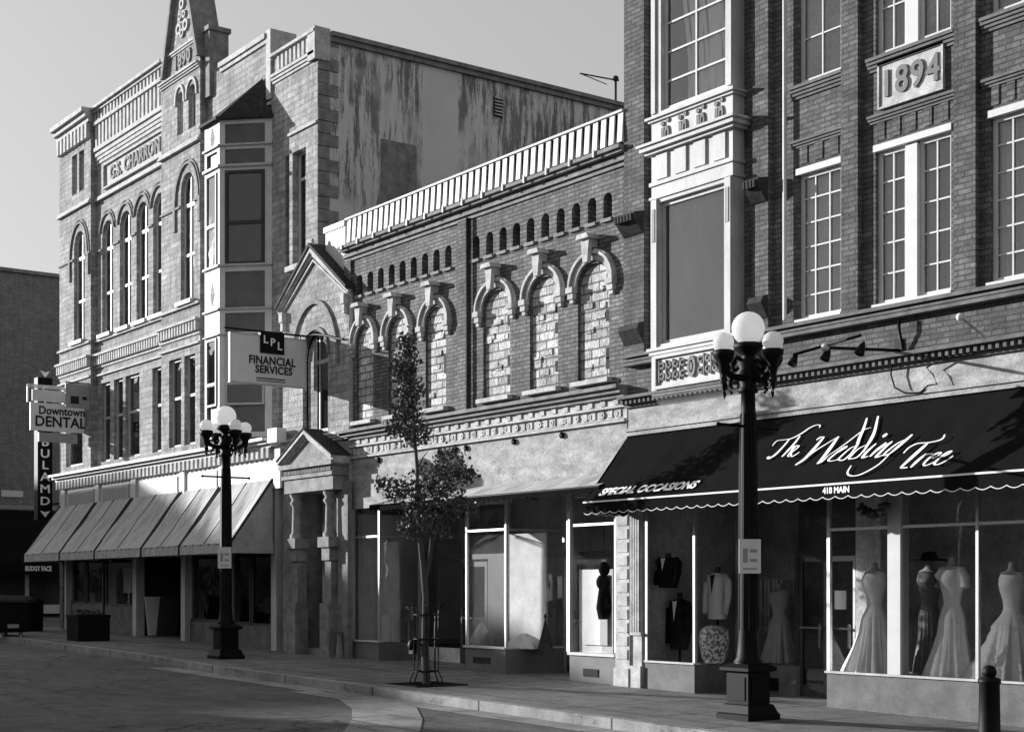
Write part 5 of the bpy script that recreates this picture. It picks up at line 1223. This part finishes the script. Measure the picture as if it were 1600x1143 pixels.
# ================================================================ STREET FURNITURE
def lamp():
    t = thing('street_lamp', 'x', 'street lamp', (0, 0, 0), 'five-globe street lamps along the pavement')
    q = MB()
    q.lathe([(.29, 0), (.29, .07), (.27, .09), (.23, .19), (.205, .2)], 0, 0, 4, False, 1); q.lathe([(.195, .19), (.195, .60), (.18, .62)], 0, 0, 4, False, 1)
    q.lathe([(.2, .60), (.26, .63), (.26, .67), (.21, .70), (.17, .72)], 0, 0, 4, False, 1)
    for sx_ in (-1, 1):
        q.box(sx_*.196, sx_*.205, -.14, .14, .25, .55); q.box(-.14, .14, sx_*.196, sx_*.205, .25, .55)
    q.build('base', 'iron', t)
    q = MB(); q.lathe([(.17, .7), (.19, .74), (.15, .80), (.135, .95), (.125, 1.1), (.115, 3.3), (.095, 4.0), (.09, 4.2), (.13, 4.22), (.13, 4.26), (.10, 4.3), (.12, 4.36), (.07, 4.42), (.07, 4.5)], 0, 0, 20)
    for k in range(10):                                # flutes
        a = 2*math.pi*k/10; q.tube([(.118*math.cos(a), .118*math.sin(a), 1.15), (.108*math.cos(a), .108*math.sin(a), 3.3), (.092*math.cos(a), .092*math.sin(a), 3.95)], [.016, .015, .012], 6)
    q.build('pole', 'iron', t)
    q = MB(); q.tube([(0, -.52, 3.78), (0, .52, 3.78)], .02)
    q.v = [(x*S-y*C if False else x, y, z) for x, y, z in q.v]
    q.ball((0, -.53, 3.78), .03, 8); q.ball((0, .53, 3.78), .03, 8); q.build('banner_arm', 'iron', t)
    q = MB()
    q.lathe([(.06, 4.3), (.12, 4.36), (.17, 4.46), (.12, 4.52), (.15, 4.6), (.08, 4.66), (.10, 4.72), (.19, 4.78), (.2, 4.84), (.15, 4.86)], 0, 0, 16)
    for k in range(4):
        a = R(90*k); c_, s_ = math.cos(a), math.sin(a); rr = .44
        pl = [(.05, 4.48), (.15, 4.40), (.27, 4.40), (.38, 4.46), (rr, 4.56), (rr, 4.64)]
        q.tube([(r_*c_, r_*s_, z) for r_, z in pl], [.05, .05, .045, .045, .04, .04], 8)
        pl = [(.10, 4.62), (.2, 4.66), (.3, 4.56), (.25, 4.48), (.18, 4.52)]; q.tube([(r_*c_, r_*s_, z) for r_, z in pl], .026, 6)
        pl = [(.3, 4.36), (.34, 4.28), (.30, 4.24)]; q.tube([(r_*c_, r_*s_, z) for r_, z in pl], .024, 6)
        q.lathe([(.035, 4.30), (.05, 4.36), (.03, 4.40), (.05, 4.44), (.07, 4.56), (.11, 4.62), (.135, 4.66), (.14, 4.72), (.10, 4.73)], rr*c_, rr*s_, 12)
        q.lathe([(.005, 4.18), (.03, 4.24), (.01, 4.30)], rr*c_, rr*s_, 8)
    q.build('arm_cluster', 'iron', t)
    gm_ = bpy.data.materials.get('globe_glass')
    for k in range(4):
        a = R(90*k); MB().ball((.44*math.cos(a), .44*math.sin(a), 4.825), .135, 16, .95).build('globe', gm_, t)
    MB().ball((0, 0, 5.05), .215, 18).build('globe', gm_, t)
    q = MB(); q.lathe([(.12, 1.62), (.128, 1.64), (.128, 2.0), (.12, 2.02)], 0, 0, 12); 
    Mx = Matrix.Rotation(R(54), 4, 'Z'); q = MB(Mx); q.box(-.14, .14, -.15, -.135, 1.88, 2.32); q2 = q.build('notice', 'board_light', t); q = MB(Mx); q.box(-.09, -.03, -.153, -.151, 2.02, 2.2); q.box(.0, .09, -.153, -.151, 2.15, 2.19); q.box(.0, .09, -.153, -.151, 2.03, 2.07); q.box(-.09, .09, -.153, -.151, 1.93, 1.95); q.build('notice_print', 'board', q2)
    return t
m, nt, b, o = new_mat('globe_glass'); b.inputs['Base Color'].default_value = (.86, .86, .86, 1); b.inputs['Roughness'].default_value = .12
tl_ = nt.nodes.new('ShaderNodeBsdfTranslucent'); tl_.inputs[0].default_value = (.95, .95, .95, 1); mx_ = nt.nodes.new('ShaderNodeMixShader'); mx_.inputs[0].default_value = .6
nt.links.new(b.outputs[0], mx_.inputs[1]); nt.links.new(tl_.outputs[0], mx_.inputs[2]); nt.links.new(mx_.outputs[0], o.inputs[0])
l1 = lamp()
l1['label'] = 'black cast iron lamp post with five white globes, in front of the bridal shop'
LY = -2.2; lx1 = 14.0*(-C+(1169-800)/F*S)/(S+(1169-800)/F*C)
l1.location = (lx1, LY, gz(lx1))
KIDS = {}
l2 = copy_tree(l1, (0, 0, 0)); lx2 = 13.75*(-C+(353-800)/F*S)/(S+(353-800)/F*C)
l2.location = (lx2, -2.45, gz(lx2)); l2['label'] = 'black cast iron lamp post with five white globes, in front of the pale awnings'
l1.scale = l2.scale = (1.0, 1.0, 1.0)

# bollard
t15 = PX(1546, -2.9); g_ = gz(t15)
bo = thing('bollard', 'black iron bollard with domed top at the right edge of the pavement', 'bollard', (t15, -2.9, g_))
q = MB(); q.lathe([(.15, 0), (.15, .08), (.115, .12), (.105, .75), (.118, .77), (.118, .81), (.085, .82), (.05, .84), (.06, .87)], t15, -2.9, 20); q.v = [(x, y, z+g_) for x, y, z in q.v]; q.build('post', 'iron', bo)
q = MB(); q.ball((t15, -2.9, g_+.88), .075, 14); q.build('cap', 'iron', bo)

# tree in its iron guard
tyd = 13.55; TXx = tyd*(-C+(666-800)/F*S)/(S+(666-800)/F*C); TYy = tyd-D; tg = gz(TXx)
def tp(px_, py_, dep=0):                              # a point on the tree's own upright plane facing down the street
    off = (px_-666)*.01056; return Vector((TXx+off*S-dep*C, TYy+off*C+dep*S, tg+(1066-py_)*.01056))
tree = thing('maple_tree', 'young maple tree with thin forked trunk standing in an iron guard before the gift shop', 'tree', (TXx, TYy, tg))
q = MB()
q.tube([tp(666, 1068), tp(664, 1000), tp(665, 930), tp(661, 880), tp(656, 840), tp(653, 780), tp(652, 730), tp(648, 680), tp(643, 620), tp(640, 560), tp(638, 522)], [.075, .06, .055, .05, .038, .034, .03, .025, .018, .012, .005], 10)
q.tube([tp(664, 905), tp(672, 870), tp(676, 820), tp(688, 770), tp(700, 735)], [.04, .034, .028, .02, .008], 8)
rt = random.Random(11)
brs = []
for (x0_, y0_), (x1_, y1_) in (((656, 840), (625, 790)), ((653, 780), (612, 755)), ((652, 760), (690, 715)), ((676, 820), (715, 800)), ((688, 770), (735, 745)), ((648, 700), (622, 660)), ((646, 660), (668, 640)), ((680, 800), (735, 775)), ((655, 800), (640, 820)), ((652, 730), (668, 700)), ((640, 600), (625, 575)), ((641, 580), (655, 550))):
    d1 = rt.uniform(-.35, .35); q.tube([tp(x0_, y0_), tp((x0_+x1_)/2, (y0_+y1_)/2-4, d1*.6), tp(x1_, y1_, d1)], [.016, .011, .004], 6); brs.append((x1_, y1_, d1))
for bx, by, rx, rz_, n_ in [(637, 535, .16, .22, 0), (634, 570, .22, .25, 0), (640, 605, .23, .25, 0), (645, 672, .33, .2, 0), (620, 760, .30, .20, 0), (645, 775, .3, .3, 0), (690, 745, .40, .3, 0), (690, 780, .4, .3, 0), (660, 810, .36, .2, 0), (715, 790, .3, .16, 0)]:
    for _ in range(9):
        a, b, c_ = rt.uniform(-1, 1), rt.uniform(-.3, 1), rt.uniform(-1, 1); p0_ = tp(bx*.5+650*.5, by+14, 0); p1_ = tp(bx, by, c_*rx)+Vector((a*rx*S, a*rx*C, b*rz_))
        q.tube([p0_, (p0_+p1_)/2+Vector((0, 0, -.03)), p1_], [.009, .006, .002], 5)
q.build('trunk', 'bark', tree)
lf = MB()
blobs = [(637, 535, .16, .22, 90), (634, 570, .22, .25, 190), (640, 605, .23, .25, 210), (636, 640, .24, .2, 170), (645, 672, .33, .2, 170), (612, 665, .14, .12, 40), 
         (620, 760, .30, .20, 190), (600, 752, .14, .12, 40), (645, 775, .3, .3, 190), (680, 745, .34, .3, 260), (705, 725, .28, .25, 220), (728, 738, .24, .14, 120), (690, 780, .4, .3, 300), (660, 810, .36, .2, 200), (640, 825, .2, .14, 80),
         (715, 790, .3, .16, 120), (740, 782, .14, .10, 40), (685, 825, .22, .12, 70), (700, 700, .16, .1, 40)]
for bx, by, rx, rz_, n_ in blobs:
    for _ in range(int(n_*(2.2 if by < 700 else 1.25))):
        while True:
            a, b, c_ = (rt.uniform(-1, 1) for _ in range(3))
            if a*a+b*b+c_*c_ <= 1: break
        sp = rt.uniform(.8, 1.45); c0 = tp(bx, by, c_*rx*1.1*sp) + Vector((a*rx*S*sp, a*rx*C*sp, b*rz_*sp))
        s_ = rt.uniform(.020, .046); n1 = Vector((rt.gauss(0, 1), rt.gauss(0, 1), rt.gauss(0, .8)+.5)).normalized()
        u_ = n1.cross(Vector((rt.gauss(0, 1), rt.gauss(0, 1), rt.gauss(0, 1)))).normalized(); v_ = n1.cross(u_)
        # five-pointed leaf
        ptsl = [(0, -1.0), (.45, -.35), (1.0, -.25), (.55, .15), (.6, .8), (0, .55), (-.6, .8), (-.55, .15), (-1.0, -.25), (-.45, -.35)]
        lf.add([tuple(c0 + u_*x*s_ + v_*y*s_ + n1*(.12*s_*abs(x))) for x, y in ptsl], [tuple(range(10))])
lf.build('crown', 'leaf', tree)
gd = thing('tree_guard', 'black iron tree guard of upright bars with curled tops around the maple trunk', 'tree guard', (TXx, TYy, tg))
q = MB(); rg = .20
for k in range(8):
    a = 2*math.pi*(k+.3)/8; c_, s_ = math.cos(a), math.sin(a)
    q.tube([(TXx+r_*c_, TYy+r_*s_, tg+z) for r_, z in ((.27, 0), (.26, .08), (rg, .22), (rg, 1.2), (rg+.04, 1.30), (rg+.10, 1.32), (rg+.12, 1.26), (rg+.08, 1.23))], .011, 6)
q.build('bars', 'iron', gd)
q = MB()
for z in (.22, .75, 1.15):
    q.tube([(TXx+rg*math.cos(2*math.pi*k/20), TYy+rg*math.sin(2*math.pi*k/20), tg+z) for k in range(21)], .014, 6)
q.build('hoop', 'iron', gd)
q = MB(); q.ball((TXx-.22, TYy-.12, tg+.64), .09, 10, 1.2); q.box(TXx-.27, TXx-.15, TYy-.17, TYy-.07, tg+.5, tg+.58)
q.v = q.v; q.build('lock_box', 'iron', gd)
q = MB(); q.box(TXx-.5, TXx+.5, TYy-.5, TYy+.5, tg-.01, tg+.012)
for k in range(7): q.box(TXx-.42+.12*k, TXx-.38+.12*k, TYy-.45, TYy+.45, tg+.0121, tg+.02)
solo(q, 'tree_grate', 'iron', 'square iron tree grate set in the pavement around the maple', 'grate', (TXx, TYy, tg))

# planters and litter bin by the corner
def planter(px_, yd, w_, h_, label, mat='slate'):
    x = yd*(-C+(px_-800)/F*S)/(S+(px_-800)/F*C); y = yd-D; g_ = gz(x)
    t = thing('planter', label, 'planter', (x, y, g_)); q = MB(); q.lathe([(w_*.98, 0), (w_*.98, h_-.07), (w_*1.03, h_-.07), (w_*1.03, h_), (w_*.9, h_)], x, y, 4, False, 1); q.v = [(a, b, c_+g_) for a, b, c_ in q.v]; q.build('tub', mat, t)
    q = MB(); rr = random.Random(px_)
    for _ in range(150):
        a, b = rr.uniform(-w_, w_)*.8, rr.uniform(-w_, w_)*.8; z = g_+h_+rr.random()*.12; s_ = .05; q.add([(x+a-s_, y+b, z), (x+a, y+b-s_, z+.04*rr.random()), (x+a+s_, y+b, z+.02), (x+a, y+b+s_, z+.05)], [(0, 1, 2, 3)])
    q.build('plants', 'leaf', t)
planter(138, 14.0, .42, .66, 'large square dark planter on the pavement before the corner shop windows', 'iron')
x = 14.6*(-C+(52-800)/F*S)/(S+(52-800)/F*C); y = 14.6-D; g_ = gz(x)
t = thing('litter_bin', 'round black litter bin beside the dark street container at the far corner', 'bin', (x, y, g_))
q = MB(); q.lathe([(.25, 0), (.27, .04), (.29, .8), (.31, .82), (.31, .88), (.2, .96), (.02, 1.0)], x, y, 18); q.v = [(a, b, c_+g_) for a, b, c_ in q.v]; q.build('body', 'iron', t)


# ================================================================ FAR LEFT BUILDING ACROSS THE SIDE STREET
fb_ = thing('far_dark_building', 'plain dark brick building across the side street at the far left', 'building', (-60, 0, gz(-60)))
FX = -60.0
FTZ = (lambda px_, py_: H+(HY-py_)/F*((FX/((-C+(px_-800)/F*S)/(S+(px_-800)/F*C))))/(S+(px_-800)/F*C))(50, 429)
wf = MB(); wf.box(-82, FX, -1.0, 22, -.3, FTZ); wf.build('wall', 'far', fb_)
q = MB(); q.box(-82.1, FX+.12, -1.1, 22.1, FTZ, FTZ+.14); q.build('coping', 'stone_dark', fb_)
MB().box(-81.5, FX-.5, -.5, 21.5, FTZ+.141, FTZ+.15).build('roof', 'roof', fb_)
fy = lambda px_: (FX/((-C+(px_-800)/F*S)/(S+(px_-800)/F*C)))-D
def fz(px_, py_): u = (px_-800)/F; return H+(HY-py_)/F*(D+fy(px_))/(S+u*C)
q = MB(); q.box(FX+.001, FX+.06, -.9, fy(112), fz(50, 796), fz(50, 790)); q.build('belt_course', 'board', fb_)
q = MB(); q.box(FX+.001, FX+.05, fy(-30), fy(100), gz(FX)-.1, fz(50, 880)); q.build('shop_glazing', 'room', fb_)
q = MB(); q.prism([(FX+.002, fz(50, 798)), (FX+1.2, fz(50, 880)), (FX+1.2, fz(50, 897)), (FX+.002, fz(50, 880))], fy(-30), fy(96)); fa = q.build('canopy', 'awn_dark', fb_)
FX2 = FX+1.21; fy2 = lambda px_: (FX2/((-C+(px_-800)/F*S)/(S+(px_-800)/F*C)))-D
text('BUDGY FACE', (FX2, fy2(60), H+(HY-888)/F*(D+fy2(60))/(S+(60-800)/F*C)), (0, 1, 0), (0, 0, 1), .26, 'letter', fa, bold=.010, ext=.006, sx=(fy2(85)-fy2(36))/1.85)
q = MB(); q.box(FX+.002, FX+.03, fy(2), fy(36), fz(20, 776), fz(20, 766)); q2 = q.build('sign_panel', 'board_light', fb_)
q = MB()
for k in range(4): q.box(FX+.05, FX+.14, fy(-30)+k*1.7, fy(-30)+k*1.7+.14, gz(FX)-.1, fz(50, 880))
build_each(q, 'post', 'grey_paint', fb_)
q = MB(); q.box(FX+.05, FX+.4, fy(60), fy(104), gz(FX), gz(FX)+.35); q.build('stall_riser', 'grey_paint', fb_)

# dark street container at the picture's left edge
yd = 12.6; xr = yd*(-C+(38-800)/F*S)/(S+(38-800)/F*C); yc = yd-D; xr -= 2.0; g_ = gz(xr)
ct = thing('street_container', 'dark metal street container with a ribbed lid at the left edge of the picture', 'container', (xr-.6, yc+.45, g_))
q = MB(); q.box(xr-1.5, xr, yc, yc+.75, g_+.12, g_+.92); q.box(xr+.0, xr+.03, yc+.06, yc+.69, g_+.2, g_+.84); q.build('body', 'iron', ct)
q = MB(); q.prism([(xr-1.56, g_+.921), (xr+.06, g_+.921), (xr+.06, g_+1.0), (xr-.1, g_+1.10), (xr-1.4, g_+1.10), (xr-1.56, g_+1.0)], yc-.04, yc+.79); q.build('lid', 'slate', ct)
for xx in (xr-1.4, xr-.12):
    for yy in (yc+.08, yc+.6): q = MB(); q.lathe([(.04, 0), (.05, .03), (.05, .12)], xx, yy, 8); q.v = [(a, b, c_+g_) for a, b, c_ in q.v]; q.build('foot', 'steel', ct)
q = MB(); q.box(xr+.031, xr+.04, yc+.2, yc+.5, g_+.24, g_+.34); q.build('plate', 'board', ct)

# ================================================================ THE OTHER SIDE OF THE STREET (seen in the shop glass, and shading the far kerb)
row = [(-170, -91.5, 17.0, 'far'), (-91.3, -81.5, 14.7, 'brick_m'), (-81.3, -62, 6.2, 'far'), (-61.8, -58.4, 5.6, 'brick_r'), (-58.2, -50, 10.2, 'brick_m'), (-49.8, -44, 5.8, 'far'), (-43.8, -20, 6.4, 'brick_m'), (-19.8, 12, 5.4, 'far'), (12.2, 45, 6.2, 'brick_r')]  # unseen row; the tall narrow block is added to shade the road
for k, (a, b, h_, mt) in enumerate(row):
    lab = ['tallest dark block at the far end opposite the corner building', 'tall grey brick block next to the tallest one opposite', 'low dark block of the opposite row beside the tall grey one', 'narrow low brick block of the opposite row', 'narrow tall grey brick block added to the opposite row to shade the road', 'small dark block beside the narrow tall shading block of the opposite row', 'grey brick block opposite the gift shop', 'lowest dark block opposite the bridal shop', 'brick block at the near end of the opposite row'][k]
    t = thing('opposite_building', lab, 'building', ((a+b)/2, -34, gz((a+b)/2)), 'buildings across the street')
    q = MB(); q.box(a, b, -44, -27, -2, h_); q.build('wall', mt, t)
    q = MB(); q.box(a, b, -27, -26.7, h_-.3, h_+.1); q.build('cornice', 'stone_dark', t)
    q = MB(); n_ = max(2, int((b-a)/2.6))
    for i in range(n_):
        x = a+(b-a)*(i+.5)/n_
        for z in ([3.6] if h_ < 12 else [4.9, 8.6, 12.0]): q.box(x-.5, x+.5, -27.001, -26.95, z, z+1.2)
        if i % 2 == 0: q.box(x-1.8, x+1.8, -27.001, -26.94, .5, 2.9)
    q.build('window', 'dim_glass' if 0 else 'slate', t)

# ================================================================ MANNEQUINS AND GOWNS
def gown(px_, y, zb, zt, wid, label, mat='satin', tiers=0, lean=0, flare=1.0, sleeve=False, train=0, group='gowns on dress forms in the bridal window', hat=False):
    x = PX(px_, y); h_ = zt-zb; n_ = 110; vs = []; fs = []
    prof = [(0, wid), (.06, wid*.97), (.2, wid*.84), (.38, wid*.62+.02), (.50, wid*.38+.08), (.58, .15), (.63, .12), (.70, .135), (.78, .17), (.84, .185), (.90, .18), (.945, .15), (.965, .07), (1.0, .055)]
    P2 = []
    for (ta, ra), (tb, rb) in zip(prof, prof[1:]):
        m_ = 6 if tb <= .6 else 2
        P2 += [(ta+(tb-ta)*i/m_, ra+(rb-ra)*i/m_) for i in range(m_)]
    prof = P2+[prof[-1]]; nk = sum(1 for t_, _ in prof if t_ <= .95)
    rr = random.Random(px_)
    ph = [rr.uniform(0, 6.28) for _ in range(4)]
    for t_, r_ in prof:
        fo = max(0, 1-t_/.6)
        for k in range(n_):
            a = 2*math.pi*k/n_
            rad = r_*(1+fo*(.11*math.sin(9*a+ph[0])+.08*math.sin(16*a+ph[1]+t_*3)+.05*math.sin(27*a+ph[2])))
            if tiers and t_ < .5: rad *= 1+.085*(1-(t_*tiers) % 1)*(1+.25*math.sin(33*a+9*t_))
            cx2 = lean*(fo**1.5); tr = train*fo**2*max(0, math.cos(a-math.pi))
            bust = .035*math.exp(-((t_-.84)/.05)**2)*max(0, math.sin(-a))
            vs.append((x+cx2+(rad+tr)*math.cos(a), y+(rad*(.72 if t_ > .6 else .72+.2*fo)+bust)*math.sin(a), zb+t_*h_))
    for j in range(len(prof)-1):
        for k in range(n_): fs.append((j*n_+k, j*n_+(k+1) % n_, (j+1)*n_+(k+1) % n_, (j+1)*n_+k))
    t = thing('gown_on_form', label, 'gown', (x, y, zb), group)
    q = MB(); q.add(vs[:n_*nk], [f_ for f_ in fs if max(f_) < n_*nk], True); q.build('gown', mat, t)
    q = MB(); q.lathe([(.155, zb+.93*h_), (.07, zb+.965*h_), (.05, zb+.985*h_), (.05, zb+h_+.04), (.02, zb+h_+.05)], x, y, 16); q.build('neck', 'skinform', t)
    if sleeve:
        for sg in (-1, 1):
            q = MB(); q.tube([(x+sg*.13, y, zb+.92*h_), (x+sg*.20, y-.01, zb+.86*h_), (x+sg*.235, y-.03, zb+.77*h_)], [.065, .075, .06], 12); q.build('sleeve', mat, t)
    if hat:
        q = MB(); q.lathe([(.27, 0), (.26, .015), (.12, .03), (.10, .11), (.02, .13)], x, y, 22); q.v = [(a, b, c_+zb+h_+.05) for a, b, c_ in q.v]; q.build('hat', 'black_cloth', t)
    q = MB(); q.tube([(x, y, FLO-.005), (x, y, zb+.3)], .02); q.build('stand', 'iron', t)
    return t
zf = FLO+.01
gown(1366, .36, zf, 1.93, .32, 'ivory wedding gown nearest the shop door, left of the white column', lean=-.0, train=.2)
gown(1488, .38, zf, 1.98, .27, 'white short-sleeved wedding gown in the middle of the right display window', sleeve=True, train=.15)
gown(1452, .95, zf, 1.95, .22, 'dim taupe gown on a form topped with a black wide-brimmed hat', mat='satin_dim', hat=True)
gown(1582, .48, zf, 1.90, .42, 'full-skirted white ball gown at the right edge behind the bollard', train=.22, tiers=11)
gown(1218, BY+.5, zf, 1.65, .28, 'pale gown in the inner window beside the shop door, behind the lamp post', mat='shirt')
def suit(px_, y, z0, h_, mat, label, shirt=True, legs=True):
    x = PX(px_, y); t = thing('suit_on_form', label, 'suit', (x, y, z0), 'suits in the bridal shop window')
    q = MB(); n_ = 28
    prof = [(0, .17, .11), (.05, .185, .12), (.35, .175, .115), (.55, .165, .11), (.75, .20, .12), (.88, .225, .115), (.95, .19, .10), (1.0, .08, .07)]
    vs = [(x+rx*math.cos(2*math.pi*k/n_), y+ry*math.sin(2*math.pi*k/n_), z0+h_*tt) for tt, rx, ry in prof for k in range(n_)]
    fs = [(j*n_+k, j*n_+(k+1) % n_, (j+1)*n_+(k+1) % n_, (j+1)*n_+k) for j in range(len(prof)-1) for k in range(n_)] + [tuple(range(n_)), tuple(range(len(vs)-1, len(vs)-n_-1, -1))]
    q.add(vs, fs, True); q.build('jacket', mat, t)
    for sg in (-1, 1):
        q = MB(); q.tube([(x+sg*.17, y, z0+h_*.93), (x+sg*.235, y, z0+h_*.8), (x+sg*.25, y-.01, z0+h_*.5), (x+sg*.225, y-.05, z0+h_*.12)], [.06, .07, .058, .045], 10); q.build('sleeve', mat, t)
    if shirt:
        q = MB(); q.add([(x-.055, y-.112, z0+h_*.97), (x+.055, y-.112, z0+h_*.97), (x, y-.135, z0+h_*.55), (x, y-.13, z0+h_*.95)], [(0, 2, 3), (3, 2, 1)]); q.build('shirt_front', 'satin' if mat == 'black_cloth' else 'black_cloth', t)
    q = MB(); q.lathe([(.05, z0+h_*.98), (.045, z0+h_*1.08), (.06, z0+h_*1.1), (.03, z0+h_*1.13)], x, y, 12); q.build('neck', 'slate', t)
    if legs: q = MB(); q.tube([(x, y, FLO), (x, y, z0+.05)], .02); q.build('stand', 'iron', t)
    return t
suit(1062, .55, .62, .82, 'black_cloth', 'black suit jacket with pale shirt front standing low in the left display window')
suit(1044, .28, 1.62, .5, 'black_cloth', 'small black jacket hanging high on the wall of the left display window', legs=False)
suit(1121, .75, 1.12, .74, 'shirt', 'pale suit jacket on a form in the angled left display window')
q = MB(); x = PX(1116, .55); q.lathe([(.15, zf), (.2, zf+.1), (.24, zf+.35), (.22, zf+.52), (.14, zf+.58), (.02, zf+.6)], x, .55, 20); solo(q, 'flower_girl_dress', 'floral', 'short patterned skirt on a stand below the pale suit jacket', 'skirt', (x, .55, zf))
q = MB(); x = PX(1205, 1.9)
for k in range(8): q.box(x-.3+.09*k, x-.25+.09*k, 1.75+.02*(k % 2), 2.1, .9, 1.75)
q.tube([(x-.4, 1.9, 1.8), (x+.5, 1.9, 1.8)], .015); q.tube([(x-.4, 1.9, .1), (x-.4, 1.9, 1.8)], .015); q.tube([(x+.5, 1.9, .1), (x+.5, 1.9, 1.8)], .015)
solo(q, 'clothes_rail', 'room_mid', 'rail of hanging clothes deep inside the bridal shop behind the inner window', 'clothes rail', (x, 1.9, .1))
q = MB(); rr = random.Random(5)
for k in range(60):
    a = rr.uniform(-1, 1); q.ball((PX(1365, -.2)+a*.22, -.2+rr.uniform(-.06, .06), 2.62+.10*a*a+rr.uniform(-.05, .05)), .035, 5)
solo(q, 'door_garland', 'leaf', 'dark leafy garland hanging under the awning above the gown beside the door', 'garland', (PX(1365, -.2), -.2, 2.6))
